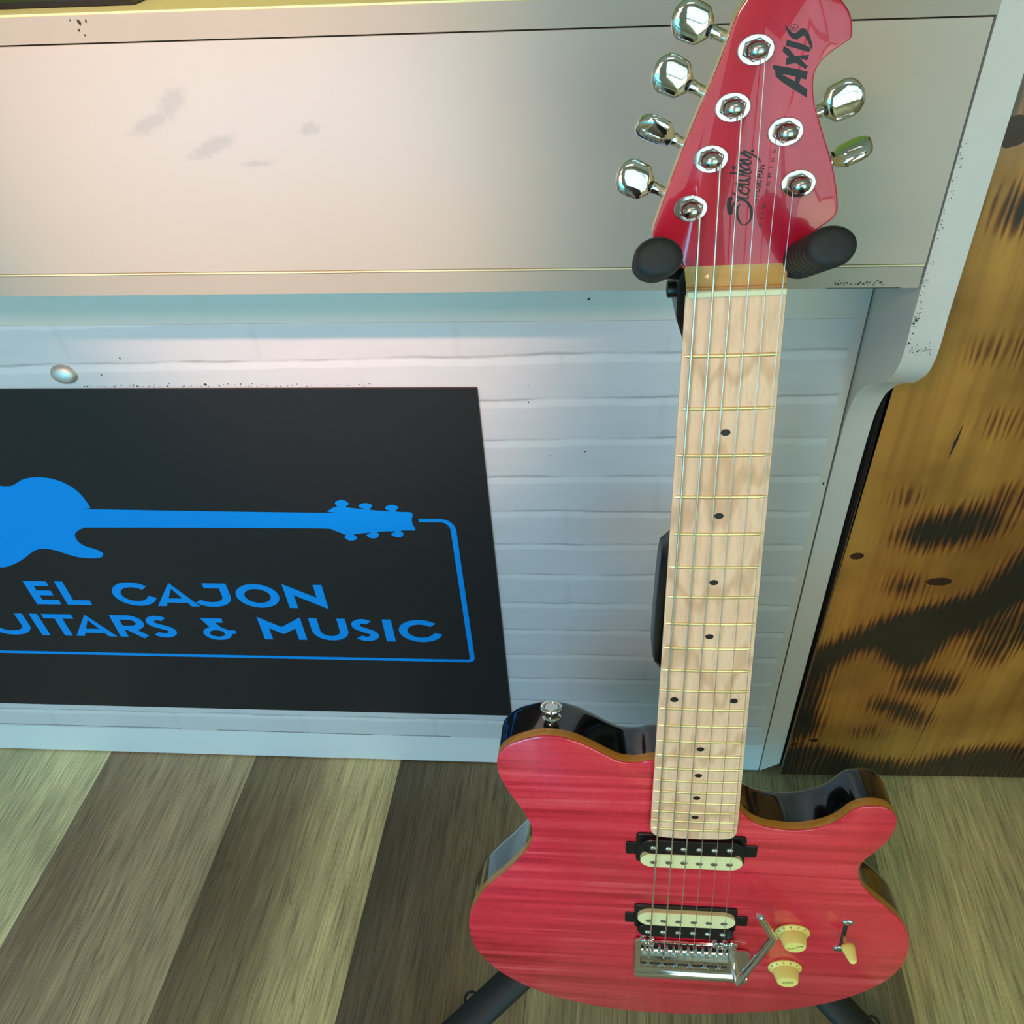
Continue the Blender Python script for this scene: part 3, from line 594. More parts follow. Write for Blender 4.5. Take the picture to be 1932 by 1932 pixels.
# ------------------------------------------------------------------ black sign
def build_sign():
    s = empty('shop_sign', mat=CTR @ Matrix.Translation((-.372, -.0045, 0)))
    tag(s, 'black sign panel with blue guitar logo and blue letters on the white counter front', 'sign')
    OFF = (-372, -4.5, 0)
    def P(name, mat, fn, smooth=0):
        m = M(OFF); fn(m); return m.build(name, mat, s, smooth, cw)
    P('board', MAT['signblack'], lambda m: m.box(-1500, -372, -4, -.8, 131, 681))
    P('guitar_logo', MAT['blue'], lambda m: plate(m, smooth_closed(SIGN_GUITAR, 3), -4.5, -3.9))
    def border(m):
        pts = [(-457/1.33, 504.7), (-432/1.33, 504.7)]
        for k in range(1, 7):
            a = math.radians(90 - 90*k/6); pts.append(((-432 + 14.5*math.cos(a))/1.33, 490.2 + 14.5*math.sin(a)))
        pts += [(-417.3/1.33, 262)]
        for k in range(1, 6):
            a = math.radians(-90*k/5); pts.append(((-424 + 6.7*math.cos(a))/1.33, 259.5 + 6.2*math.sin(a)))
        pts += [(-1400/1.33, 253.3)]
        ribbon(m, pts, 5.0, -3.9, -4.5, sx=1.33)
    P('border_line', MAT['blue'], border)
    # letters: height h, drawn by strokes in unstretched units, then widened
    H = 43.0; T = 8.6
    def arc(cx, cy, rx, ry, a0, a1, n=18):
        return [(cx + rx*math.cos(math.radians(a0+(a1-a0)*k/n)), cy + ry*math.sin(math.radians(a0+(a1-a0)*k/n))) for k in range(n+1)]
    def put(name, u0, u1, z0, strokes, polys=(), natural=None, holes=()):
        """strokes/polys in a box x 0..1, y 0..1 mapped to u0..u1, z0..z0+H"""
        w = (u1-u0)/1.33
        m = M(OFF)
        k = 0
        for st in strokes:
            pts = [((u0/1.33 + x*w), z0 + y*H) for x, y in st]
            ribbon(m, pts, T, -3.9, -4.4-.04*k, sx=1.33); k += 1
        for po in polys:
            plate(m, [(u0 + x*(u1-u0), z0 + y*H) for x, y in po], -4.4-.04*k, -3.9); k += 1
        m.build(name, MAT['blue'], s, 0, cw)
    def hb(u0, u1): return T*1.33/2/(u1-u0)       # half stroke width in box units
    v = T/2/H
    def E_(u0, u1, z):
        h = hb(u0, u1); put('letter', u0, u1, z, [[(h, 0), (h, 1)], [(0, 1-v), (.93, 1-v)], [(0, .5), (.9, .5)], [(0, v), (1, v)]])
    def L2(u0, u1, z):
        h = hb(u0, u1); put('letter', u0, u1, z, [[(h, 0), (h, 1)], [(0, v), (1, v)]])
    def C_(u0, u1, z):
        w = (u1-u0)/.97; h = T*1.33/2/w
        put('letter', u0, u0+w, z, [arc(.5, .5, .5-h, .5-v, 42, 345, 40)])
    def O_(u0, u1, z):
        h = hb(u0, u1); m = M(OFF); w = (u1-u0)
        pts = [((u0 + w*(.5 + (.5-h)*math.cos(6.28318*k/48)))/1.33, z + H*(.5 + (.5-v)*math.sin(6.28318*k/48))) for k in range(48)]
        ribbon(m, pts, T, -3.9, -4.5, closed=True, sx=1.33); m.build('letter', MAT['blue'], s, 0, cw)
    def A_(u0, u1, z):
        w = u1-u0; d = T*1.42/w; ap = .5
        put('letter', u0, u1, z, [], [[(0, 0), (d, 0), (ap, .76), (ap, 1.0)], [(1, 0), (1-d, 0), (ap, .76), (ap, 1.0)], [(.2, .16), (.8, .16), (.72, .34), (.28, .34)]])
    def I_(u0, u1, z): put('letter', u0, u1, z, [], [[(0, 0), (1, 0), (1, 1), (0, 1)]])
    def T_(u0, u1, z): put('letter', u0, u1, z, [[(0, 1-v), (1, 1-v)], [(.5, 0), (.5, 1)]])
    def U_(u0, u1, z):
        h = hb(u0, u1); put('letter', u0, u1, z, [[(h, 1)] + arc(.5, .45, .5-h, .45-v, 180, 360, 20) + [(1-h, 1)]])
    def N_(u0, u1, z):
        d = T*1.33/(u1-u0)
        put('letter', u0, u1, z, [], [[(0, 0), (d, 0), (d, .5), (0, 1.02)], [(0, 1.02), (0, .72), (1, -.02), (1, .30)], [(1, -.02), (1, 1), (1-d, 1), (1-d, .45)]])
    def M_(u0, u1, z):
        d = T*1.33/(u1-u0)
        put('letter', u0, u1, z, [], [[(0, 0), (d, 0), (d, .5), (0, 1.03)], [(1, 0), (1-d, 0), (1-d, .5), (1, 1.03)], [(0, 1.03), (.5, .58), (.5, .26), (0, .68)], [(1, 1.03), (.5, .58), (.5, .26), (1, .68)]])
    def R_(u0, u1, z):
        h = hb(u0, u1)
        put('letter', u0, u1, z, [[(h, 0), (h, 1)], [(0, 1-v), (.52, 1-v)] + arc(.52, .66, .42-h*.6, .34-v, 88, -88, 14) + [(.25, .32+v)], [(.42, .40), (.86, 0)]], [])
    def S_(u0, u1, z):
        h = hb(u0, u1)
        put('letter', u0, u1, z, [arc(.47, .72, .42-h, .28-v, 38, 245, 18) + arc(.50, .28, .46-h, .28-v, 68, -148, 20)])
    def J_(u0, u1, z):
        h = hb(u0, u1)
        put('letter', u0, u1, z, [[(.36, 1-v), (1-h*.3, 1-v)], [(1-h, 1)] + arc(.42, .46, .58-h, .46-v, 0, -142, 18)])
    def AMP():
        m = M(OFF)
        plate(m, [(-782.1, 330.4), (-751.7, 330.4), (-752.7, 322.2), (-763.9, 322.2), (-756.3, 310.5), (-771.7, 309.5), (-774.5, 313.8)], -4.4, -3.9)
        pts = [((-766.6 + 15.6*math.cos(6.28318*k/40))/1.33, 300.7 + 9.8*math.sin(6.28318*k/40)) for k in range(40)]
        ribbon(m, pts, 6.6, -3.9, -4.44, closed=True, sx=1.33)
        plate(m, [(-756, 307.5), (-739.6, 307.3), (-739.4, 300.6), (-745.4, 300.4), (-749, 295), (-757, 295)], -4.48, -3.9)
        m.build('letter', MAT['blue'], s, 0, cw)
    z = 353.0
    E_(-1005, -970, z); L2(-961, -926, z); C_(-888, -830, z); A_(-833, -773.5, z); J_(-776, -726, z); O_(-718, -660, z); N_(-651, -598.7, z)
    z = 290.7
    U_(-1099, -1037, z); I_(-1027, -1014.8, z); T_(-1009, -965.5, z); A_(-976, -915.5, z); R_(-910.5, -866, z); S_(-864, -823, z)
    AMP(); M_(-701.7, -642, z); U_(-631, -581, z); S_(-576, -538.5, z); I_(-531, -518.7, z); C_(-511, -453.8, z)
build_sign()

# ------------------------------------------------------------------ framed sheet lying on the counter
def build_sheet():
    r = empty('picture_frame', mat=CTR @ Matrix.Translation((-.66, -.07, 1.0442)) @ Matrix.Rotation(.0253, 4, 'Y'))
    tag(r, 'dark framed picture lying flat on the countertop edge', 'picture')
    m = M(); plate_xy = [(-420, 0), (85, 0), (66, 240), (-420, 240)]
    m.slab(plate_xy, [(0, 0), (4, 0)]); m.build('frame', MAT['blackplastic'], r, 0)
    m = M(); m.slab([(-400, 14), (66, 14), (50, 226), (-400, 226)], [(4.0, 0), (4.4, 0)])
    t = NT('olive_photo_print'); n = t.noise(t.coord((12, 30, 1)), 2, 4, .6, 1)
    t.base(t.ramp(n, [(.3, hexc(30, 34, 26)), (.5, hexc(92, 98, 62)), (.7, hexc(190, 140, 90))])).set(Roughness=.1)
    m.build('print', t.m, r, 0)
build_sheet()

# ------------------------------------------------------------------ torched pine board
def build_board():
    x0, x1, z0, z1, yf, th = 298, 1250, 10, 1500, 692, 42
    def pip(x, y, poly):
        c = False; n = len(poly); j = n-1
        for i in range(n):
            xi, yi = poly[i]; xj, yj = poly[j]
            if (yi > y) != (yj > y) and x < (xj-xi)*(y-yi)/(yj-yi)+xi: c = not c
            j = i
        return c
    st = 4.0; nx = int(480/st)+1; nz = int(1010/st)+1
    g = [[0.0]*nx for _ in range(nz)]
    for s, poly in BURN:
        xs = [p[0] for p in poly]; zs = [p[1] for p in poly]
        for k in range(max(0, int((min(zs)-z0)/st)), min(nz, int((max(zs)-z0)/st)+2)):
            for i in range(max(0, int((min(xs)-x0)/st)), min(nx, int((max(xs)-x0)/st)+2)):
                if pip(x0+i*st, z0+k*st, poly): g[k][i] = max(g[k][i], s)
    for _ in range(16):
        h = [[0.0]*nx for _ in range(nz)]
        for k in range(nz):
            for i in range(nx):
                a = 0; c = 0
                for dk, di in ((0, 0), (1, 0), (-1, 0), (0, 1), (0, -1)):
                    if 0 <= k+dk < nz and 0 <= i+di < nx: a += g[k+dk][i+di]; c += 1
                h[k][i] = a/c
        g = h
    # front surface as a grid carrying the attribute, then body
    vs = []; burn = []
    OX, OY, OZ = 700, 713, 10
    bend = lambda z: z*.0105
    for k in range(nz):
        for i in range(nx):
            z = z0+k*st; x = x0+i*st
            vs.append((x + (bend(z) if i == 0 else 0), yf, z)); burn.append(g[k][i])
    fs = [(k*nx+i, k*nx+i+1, (k+1)*nx+i+1, (k+1)*nx+i) for k in range(nz-1) for i in range(nx-1)]
    me = bpy.data.meshes.new('board_face')
    me.from_pydata([((x-OX)*S, (y-OY)*S, (z-OZ)*S) for x, y, z in vs], [], fs); me.update()
    at = me.attributes.new('burn', 'FLOAT', 'POINT'); at.data.foreach_set('value', burn)
    me.materials.append(MAT['pine'])
    r = empty('wooden_board', loc=(OX*S, OY*S, OZ*S))
    tag(r, 'upright varnished pine board with dark torched burn marks right of the white counter', 'board')
    o = bpy.data.objects.new('board_face', me); COL.objects.link(o); o.parent = r
    m = M((OX, OY, OZ))
    n = 24
    A = []; 
    ring = lambda z: [(x0+bend(z), yf+.4, z), (x0+.5+bend(z), yf+7, z), (x1, yf+7, z), (x1, yf+.4, z)]
    m.loops([ring(z0 + (z1-z0)*k/n) for k in range(n+1)])
    m.build('board_edge', MAT['pine_edge'], r, 0)
    m = M((OX, OY, OZ)); m.box(x0+3, x1, yf+7.2, yf+90, z0, z1); m.build('gap_shade_block', MAT['gap'], r, 0)  # dark block put in for the shade between board and counter
    m = M((OX, OY, OZ)); m.box(x0+480, x1, yf, yf+2, z0, z1); m.box(x0, x0+480, yf, yf+2, z0+1008, z1); m.build('board_face', MAT['pine'], r, 0)
    m = M((OX, OY, OZ))
    def groove(p, q, w):
        a = Vector(p); b = Vector(q); d = (b-a).normalized(); nn = Vector((-d.y, d.x))*w/2
        plate(m, [tuple(a), tuple((a+b)/2+nn), tuple(b), tuple((a+b)/2-nn)], yf-.3, yf+.5)
    groove((383, 640), (380, 596), 3.2); m.build('surface_crack', MAT['gap'], r, 0)
    m = M((OX, OY, OZ)); groove((474, 47), (480, 275), .9); m.build('surface_crack', MAT['gap'], r, 0)
    rk = random.Random(7)
    for cx, cz, rx, rz in ((317, 460, 8, 5.2), (419, 418, 14.5, 6.5), (332, 98, 6, 4), (305, 88, 5, 3.2), (342, 914, 15, 12)):
        m = M((OX, OY, OZ)); n = 26
        w = [1 + rk.uniform(-.07, .07) for _ in range(n)]
        plate(m, [(cx + rx*w[q]*math.cos(6.283*q/n), cz + rz*w[q]*math.sin(6.283*q/n)) for q in range(n)], yf-.15, yf+.5)
        m.build('knot', MAT['knot'], r, 0)
    for x in (420, 1100):
        m = M((OX, OY, OZ)); m.box(x, x+60, yf+8, yf+34, 0, 10.5); m.build('foot_pad', MAT['rubber'], r, 0)
build_board()

# ------------------------------------------------------------------ guitar stand
def build_stand():
    OFF = (108, 500, 0)
    r = empty('guitar_stand', loc=(.108, .500, 0))
    tag(r, 'black tripod guitar stand with padded yoke holding the pink guitar', 'guitar stand')
    def P(name, mat, fn, smooth=45, par=r):
        m = M(OFF); fn(m); return m.build(name, mat, par, smooth)
    P('column', MAT['steelblack'], lambda m: (m.tube([(108, 500, 150), (104, 500, 520)], 14, 20), m.tube([(104, 500, 500), (92, 500, 905)], 10, 20)))
    def clutch(m):
        o = smooth_closed([(66, 534), (69, 517), (78, 506), (104, 500), (128, 506), (137, 517), (140, 534), (138, 636), (132, 652), (122, 662), (100, 668), (82, 664), (72, 655), (67, 638)], 3)
        o = ccw(o)
        m.loops([[(x, y, z) for x, z in inset(o, i)] for y, i in ((484, 5), (488, 1), (494, 0), (514, 0), (519, 4))])
    P('height_clutch', MAT['blackplastic'], clutch)
    P('hub', MAT['blackplastic'], lambda m: m.lathe((108, 500, 150), [(0, 22), (4, 27), (50, 27), (58, 20), (64, 16)], seg=28))
    for end in ((-212, 276, 21), (354, 308, 21), (112, 668, 21)):
        hb = (108, 500, 187)
        m = M(OFF); d = Vector(end) - Vector(hb)
        m.tube([Vector(hb) + d*.04, Vector(hb) + d*.5, Vector(end)], 19, 20, flat=.62, up=(0, 0, 1))
        leg = m.build('leg', MAT['rubber'], r, 45)
        m = M(OFF); m.tube([Vector(end) - d*.06, Vector(end) + d*.015], [21.5, 20], 20, flat=.75, up=(0, 0, 1)); m.build('rubber_foot', MAT['blackplastic'], leg, 45)
        side = Vector((-d.y, d.x, 0)).normalized() * (1 if end[0] < 0 else -1)
        if end[1] < 400:
            m = M(OFF); c = Vector(hb) + d*(.728 if end[0] < 0 else .86) - side*18
            pts = [c + d.normalized()*(8*math.cos(a)) - side*(7*math.sin(a)) for a in [math.pi*k/8 for k in range(9)]]
            m.tube(pts, 1.6, 8); m.build('cord_loop', MAT['steelblack'], leg, 45)
    # padded lower arms carrying the body
    for sx in (-1, 1):
        pts = [(108, 488, 176), (108 + sx*26, 462, 150), (108 + sx*48, 436, 118), (108 + sx*56, 404, 114.5), (108 + sx*56, 352, 121)]
        m = M(OFF); m.tube(smooth_open(pts, 4), 6, 14); a = m.build('support_arm', MAT['steelblack'], r, 45)
        m = M(OFF); m.tube([(108 + sx*56, 410, 113.5), (108 + sx*56, 349, 121)], 11, 18); m.build('foam_pad', MAT['rubber'], a, 45)
    # yoke bracket
    def bracket(m):
        o = [(63, 898), (66, 905), (116, 905), (119, 898), (118, 872), (112, 853), (70, 853), (63.5, 872)]
        o = ccw(o)
        m.loops([[(x, y, z) for x, z in inset(o, i)] for y, i in ((477, 1.5), (478.5, 0), (508, 0), (510, 1.5))])
    b = P('yoke_bracket', MAT['blackplastic'], bracket, 30)
    P('bolt', MAT['blackplastic'], lambda m: m.lathe((64, 492, 886), [(-2, 5.2), (5, 5.6), (6, 5), (6, 2.6), (4.2, 2.6)], ax=(-1, 0, 0), ux=(0, 1, 0), seg=24), par=b)
    for sx, p0, p1 in ((-1, (41, 390, 950), (45.5, 466, 913)), (1, (125, 390, 952.5), (130, 466, 912))):
        m = M(OFF); m.tube(smooth_open([(92 + sx*14, 496, 896), (92 + sx*26, 490, 900), (92 + sx*40, 476, 907), (p1[0], p1[1]-6, p1[2]+2)], 5), 6.5, 14)
        a = m.build('yoke_arm', MAT['steelblack'], r, 45)
        d = (Vector(p1) - Vector(p0)); L = d.length; dn = d.normalized()
        R = 10.6
        prof = [(0, R*.55), (.5, R*.8), (1.8, R*.95), (4, R)]
        k = 6.0
        while k < L-6: prof += [(k, R*1.0), (k+1.2, R*1.045), (k+4.6, R*1.045), (k+5.6, R*1.0)]; k += 8.5
        prof += [(L-3, R), (L, R*.8)]
        m = M(OFF); m.lathe(p0, prof, ax=dn, ux=(1, 0, 0), sx=1.12, sy=.92, seg=36); m.build('rubber_pad', MAT['rubber'], a, 30)
build_stand()

# ------------------------------------------------------------------ electric guitar
GX = Vector((0.99945094, -0.02964221, 0.01480392)); GY = -Vector((0.00977019, -0.16327146, -0.98653280)); GZ = -Vector((0.03166007, 0.98613578, -0.16289221))
GT = Vector((91.214, 438.0298, 905.6139))
GB = -782.0                                               # the thing's origin: lowest point of the body
def build_guitar():
    org = (GT + GY*GB) * S
    mw = Matrix(((GX.x, GY.x, GZ.x, org.x), (GX.y, GY.y, GZ.y, org.y), (GX.z, GY.z, GZ.z, org.z), (0, 0, 0, 1)))
    g = empty('electric_guitar', mat=mw)
    tag(g, 'pink red flamed maple electric guitar with maple neck standing upright on black stand', 'guitar')
    OFF = (0, GB, 0)
    def P(name, mat, fn, par=g, smooth=35):
        m = M(OFF); fn(m); return m.build(name, mat, par, smooth)
    FR = [648*(1-2**(-n/12)) for n in range(23)]
    W0, W22 = 54.6, 72.2
    hw = lambda d: (W0 + (W22-W0)*d/FR[22])/2
    # body
    o = smooth_closed(BODY, 4)
    P('body_back', MAT['bodyblack'], lambda m: m.slab(o, [(-57, 9), (-56.3, 5.5), (-54, 2.4), (-50.5, .6), (-46, 0), (-19.5, 0)]))
    P('maple_top', [MAT['flame'], MAT['edge_maple']], lambda m: m.slab(o, [(-19.5, .1), (-11.4, 0), (-10.5, .5), (-10, 1.6)], mids=[1, 0, 0], m0=1, m1=0))
    # neck: D shaped
    def neck(m):
        rings = []
        for d, dep, wd in ((-2, 17, 0), (12, 17, 0), (60, 17.5, 0), (200, 18, 0), (330, 19, 0), (372, 22, 0), (392, 34, -1), (460, 34, -1)):
            h = hw(max(d, 0)) + wd; r = []
            for k in range(17):
                a = math.pi*k/16
                ex = .72 if dep < 30 else .3
                c, s_ = math.cos(a), math.sin(a)
                r.append((h*math.copysign(abs(c)**ex, c), -d, -4.6 - (dep)*abs(s_)**.8))
            rings.append(r)
        m.loops(rings)
    nk = P('neck', MAT['neck'], neck, smooth=50)
    # throat between headstock and nut, a scooped slope
    def throat(m):
        top = [(-.2, -1.8), (2.5, -2.0), (4.2, -2.2), (4.4, -3.6), (8, -5.6), (11, -7.0), (14.6, -7.9), (17, -8.3)]
        rings = []
        for y, z in top:
            h = 27.9 + max(0, y-4)*.12
            rings.append([(-h, y, z-.5), (-h+.6, y, z), (h-.6, y, z), (h, y, z-.5), (h-1, y, -17), (h-8, y, -21.5), (-h+8, y, -21.5), (-h+1, y, -17)])
        m.loops(rings)
    P('throat', MAT['neck'], throat, nk, 40)
    # fretboard with rounded end and a slight camber
    def fb(m):
        L = 478.0; rows = [0, .8] + [L*k/30 for k in range(1, 30)] + [470, 473.5, 476, 477.5, 478]
        rings = []
        for d in rows:
            h = hw(d) + .9
            if d > 466: h -= 9*(1 - math.sqrt(max(0, 1-((d-466)/12.2)**2)))
            r = [(h, -d, -5.0)]
            for k in range(9):
                x = h*(1-2*k/8); r.append((x, -d, -.9 - .9*(x/h)**2 - (.3 if k in (0, 8) else 0)))
            r += [(-h, -d, -5.0)]
            rings.append(r)
        m.loops(rings)
    P('fretboard', MAT['maple'], fb, nk, 40)
    P('nut', MAT['bone'], lambda m: m.slab(rrect(-27.9, 28.1, -.6, 3.3, .8, 3), [(-5, 0), (.9, 0), (1.6, .6)]), nk)
    for n in range(1, 23):
        m = M(OFF); h = hw(FR[n]); pts = [(x*h/8, -FR[n], -1.0 - .8*(x/8)**2) for x in range(-8, 9)]
        m.tube(pts, [.6] + [1.4]*15 + [.6], 8, flat=.9, up=(0, 0, 1)); m.build('fret', MAT['fretmetal'], nk, 60)
    def dot(x, d):
        m = M(OFF); m.lathe((x, -d, -1.3), [(0, 2.3), (.5, 2.3)], sx=1.33, sy=1, seg=20); m.build('fret_marker', MAT['dot'], nk, 30)
    for n in (3, 5, 7, 9, 15, 17, 19, 21): dot(.3, (FR[n]+FR[n-1])/2)
    dm = (FR[12]+FR[11])/2; dot(-22.5, dm); dot(22.5, dm)
    # headstock
    ho = smooth_closed(HEAD[:], 3)
    hs = P('headstock', [MAT['headred'], MAT['cream_edge']], lambda m: m.slab(ho, [(-21.5, 1.0), (-20.5, 0), (-9.0, 0), (-8.3, .4), (-8, 1.2)], mids=[1, 1, 0, 0], m0=1, m1=0))
    # tuning machines
    bt = [0, 1, 2, 3, 4, 5]
    tilt = (-.15, .85, .1, .15, -.2, 1.25)
    for i in bt:
        px, py = POSTS[i]; bx, by = BUTTONS[i]
        m = M(OFF); m.lathe((px, py, -8.2), [(0, 3.4), (6.0, 3.4), (6.6, 3.0), (7.2, 3.6), (8.4, 3.9), (10.2, 3.3), (11.2, 1.8), (11.5, .2)], sx=1.33, sy=1, seg=32)
        t = m.build('tuning_machine', MAT['nickel'], hs, 60)
        t['label'] = 'chrome tuning machine'
        m = M(OFF); m.lathe((px, py, -8.1), [(0, 7.0), (.9, 7.0), (1.25, 6.7), (1.3, 4.4)], sx=1.31, sy=1, seg=40); m.build('washer', MAT['chrome'], t, 40)
        m = M(OFF)
        ring = lambda rr, z: [(px + 1.31*rr*math.cos(math.radians(60*k+20)), py + rr*math.sin(math.radians(60*k+20)), z) for k in range(6)]
        m.loops([ring(5.5, -6.6), ring(5.5, -5.2), ring(4.9, -4.7)]); m.lathe((px, py, -4.7), [(0, 4.4), (.5, 4.2), (.9, 3.9)], sx=1.31, sy=1, seg=28)
        m.build('hex_nut', MAT['nickel'], t, 25)
        # the ring opening looks dark
        m = M(OFF); m.lathe((px, py, -4.0), [(0, 4.0), (.3, 3.9)], sx=1.31, sy=1, seg=28); m.build('bushing_hole', MAT['gap'], t, 40)
        A = Vector((px, py, -24)); B = Vector((bx, by, -21)); d = (B-A).normalized()
        rt = B - d*10.5
        m = M(OFF); m.box(px-9, px+9, py-8, py+8, -31, -21.6, bev=2); m.build('gear_housing', MAT['chrome'], t, 40)
        m = M(OFF); m.tube([A + d*6, rt - d*2], 3.1, 20); m.tube([rt - d*2.4, rt - d*.4], 3.6, 20); m.tube([rt - d*.4, rt + d*.8], 2.7, 16)
        m.build('shaft', MAT['chrome'], t, 50)
        m = M(OFF); m.tube([rt + d*.5, rt + d*1.7], 4.3, 20); m.build('shaft_washer', MAT['blackplastic'], t, 50)
        # winged button: kidney outline, thin, rotated about the shaft
        side = d.cross(Vector((0, 0, 1))).normalized(); upv = side.cross(d).normalized()
        a = tilt[i]; wv = side*math.cos(a) + upv*math.sin(a); tv = side*-math.sin(a) + upv*math.cos(a)
        rings = []
        for x, h, th in ((-10.6, 4.2, 2.6), (-10.2, 5.0, 3.3), (-6.0, 9.3, 4.0), (-4.6, 9.8, 4.0), (3.0, 10.2, 4.0), (6.2, 9.2, 3.9), (8.8, 6.6, 3.6), (10.0, 4.2, 3.2), (10.5, 2.6, 2.2)):
            q = []
            for k in range(24):
                aa = 2*math.pi*k/24; cc = math.cos(aa); ss = math.sin(aa)
                q.append(tuple(B + d*x + wv*(h*math.copysign(abs(cc)**.75, cc)) + tv*(th*math.copysign(abs(ss)**.9, ss))))
            rings.append(q)
        m = M(OFF); m.loops(rings)
        m.build('tuner_button', MAT['chrome'], t, 55)
    # strings
    sr = (.78, .62, .50, .34, .28, .24)
    for i in range(6):
        nx = STRNUT[i][0]; sx_, sy_ = STRSAD[i]; px, py = STRPOST[i]; cx, cy = POSTS[i]
        p_nut0 = (nx, 3.0, 1.9); p_nut1 = (nx, -.4, 1.9)
        back = (px, py, .2); wrap = (cx + (px-cx)*.8, cy + 3.4, .2)
        m = M(OFF); m.tube([wrap, (px+.3, cy+1, .1), back, p_nut0, p_nut1, (sx_, sy_+4, 4.4), (sx_, sy_, 4.4), (sx_, sy_-6, -3)], sr[i], 8)
        m.build('string', MAT['string' if i < 3 else 'string_plain'], g, 60)
    # logos on the headstock
    lg = P('axis_lettering', MAT['ink'], lambda m: None) if False else None
    m = M(OFF)
    for q in (AX_S, AX_I, AX_X): m.slab(q, [(-8.0, 0), (-7.94, 0)])
    m.build('headstock_lettering', MAT['ink'], hs, 0)
    m = M(OFF)
    outer = ccw(AX_A); hole = ccw(AX_Ah)
    A = [Vector(p) for p in outer]; Hh = [Vector(p) for p in hole]
    # A drawn as three bars around its opening
    a = AX_A; h = AX_Ah
    for q in ([a[0], a[1], h[2], h[1], h[0], a[12]], [a[1], a[2], a[3], a[4], a[5], h[3], h[2]], [a[12], h[0], h[4], h[3], a[5], a[6], a[7], a[8], a[9], a[10], a[11]]):
        m.slab(q, [(-8.0, 0), (-7.94, 0)])
    m.build('headstock_lettering', MAT['ink'], hs, 0)
    m = M(OFF); c = AX_R[0]; n = 20
    m.loops([[(c[0] + 2.0*math.cos(6.283*k/n)*r, c[1] + 1.45*math.sin(6.283*k/n)*r, z) for k in range(n)] for r, z in ((1, -7.99), (1, -7.93), (.86, -7.93), (.86, -7.99))], cap0=False, cap1=False)
    vs, fs = text_mesh('R', 2.0, .02); m.add([(c[0] - y*1.2, c[1] + x, -7.93) for x, y, z in vs], fs)
    m.build('headstock_lettering', MAT['ink'], hs, 0)
    m = M(OFF)
    for seg in STER:
        pts = smooth_open(seg, 3); L = []; R = []
        for i, (x, y, w) in enumerate(pts):
            p = Vector((x, y)); q = Vector(pts[min(i+1, len(pts)-1)][:2]) - Vector(pts[max(i-1, 0)][:2])
            q = q.normalized() if q.length > 0 else Vector((1, 0)); nn = Vector((-q.y, q.x))
            w = max(w, .1)*.84
            L.append(p + nn*w); R.append(p - nn*w)
        for i in range(len(L)-1):
            zz = -7.94 + .0002*i
            m.add([(L[i].x, L[i].y, zz), (L[i+1].x, L[i+1].y, zz), (R[i+1].x, R[i+1].y, zz), (R[i].x, R[i].y, zz)], [(0, 1, 2, 3)])
    c = STERDOT[0]; m.lathe((c[0], c[1], -8), [(0, .75), (.07, .75)], sx=1.2, seg=16)
    c = STERDOT[1]; star = []
    for k in range(10):
        r = 1.5 if k % 2 == 0 else .62; star.append((c[0] + 1.2*r*math.cos(math.radians(36*k+180)), c[1] + r*math.sin(math.radians(36*k+180))))
    m.slab(star, [(-8, 0), (-7.93, 0)])
    m.build('headstock_script', MAT['ink'], hs, 0)
    def vtext(txt, x0, y0, x1, y1, size, wid=1.0, bold=0):
        """text running up the headstock from (x0,y0) to (x1,y1)"""
        vs, fs = text_mesh(txt, 1.0, .01)
        xs = [v[0] for v in vs]; ys = [v[1] for v in vs]
        a, b = min(xs), max(xs); y_0, y_1 = min(ys), max(ys)
        d = Vector((x1-x0, y1-y0)); n = Vector((d.y, -d.x)).normalized()
        m = M(OFF); out = []
        for x, y, z in vs:
            p = Vector((x0, y0)) + d*((x-a)/(b-a)) - n*((y-(y_0+y_1)/2)/(y_1-y_0)*size)
            out.append((p.x, p.y, -7.94 + (.02 if z > 0 else 0)))
        m.add(out, fs); m.build('headstock_lettering', MAT['ink'], hs, 0)
    vtext('by', 7.8, 48.4, 8.4, 51.0, 2.6)
    vtext('MUSIC MAN', 7.6, 51.8, 9.4, 67.6, 2.9)
    vtext('MUSIC MAN', 7.72, 51.8, 9.52, 67.6, 2.9)
    vtext('MUSIC MAN', 7.84, 51.8, 9.64, 67.6, 2.9)
    vtext('S U B   S E R I E S', 11.4, 35.6, 15.2, 75.2, 1.7)
    # pickups
    def pickup(d, name, flip):
        b = d['base']; cxm = (b[0][0]+b[1][0])/2; y1 = (b[0][1]+b[1][1])/2; y0 = (b[2][1]+b[3][1])/2
        m = M(OFF); m.slab(rrect(b[0][0], b[1][0], y0, y1, 3.5, 4), [(-11, 0), (-8.2, 0), (-7.6, .6)])
        for e in (d['earl'], d['earr']):
            xs = [p[0] for p in e]; ys = [p[1] for p in e]
            m.slab(rrect(min(xs)-(.0), max(xs), sum(ys[2:])/2, sum(ys[:2])/2, 1.8, 3), [(-11, 0), (-9.0, 0), (-8.6, .5)])
        pk = m.build(name, MAT['blackplastic'], g, 35)
        (xl, yl), (xr, yr), (_, yt), (_, yb) = d['c']; r = abs(yt-yb)/2
        def stad(cy, grow=0):
            q = []; rr = r+grow
            for k in range(13):
                a = math.radians(-90 + 180*k/12); q.append((xr - rr*1.2 + rr*1.25*math.cos(a) + .0, cy + rr*math.sin(a)))
            for k in range(13):
                a = math.radians(90 + 180*k/12); q.append((xl + rr*1.2 + rr*1.25*math.cos(a), cy + rr*math.sin(a)))
            return q
        cyc = (yl+yr)/2; cyb = cyc + (19.0 if not flip else -18.5)
        m = M(OFF); m.slab(stad(cyc), [(-8, 0), (-3.6, 0), (-3.0, .6)]); m.build('cream_bobbin', MAT['creambob'], pk, 35)
        m = M(OFF); m.slab(stad(cyb), [(-8, 0), (-3.6, 0), (-3.0, .6)]); m.build('black_bobbin', MAT['blackplastic'], pk, 35)
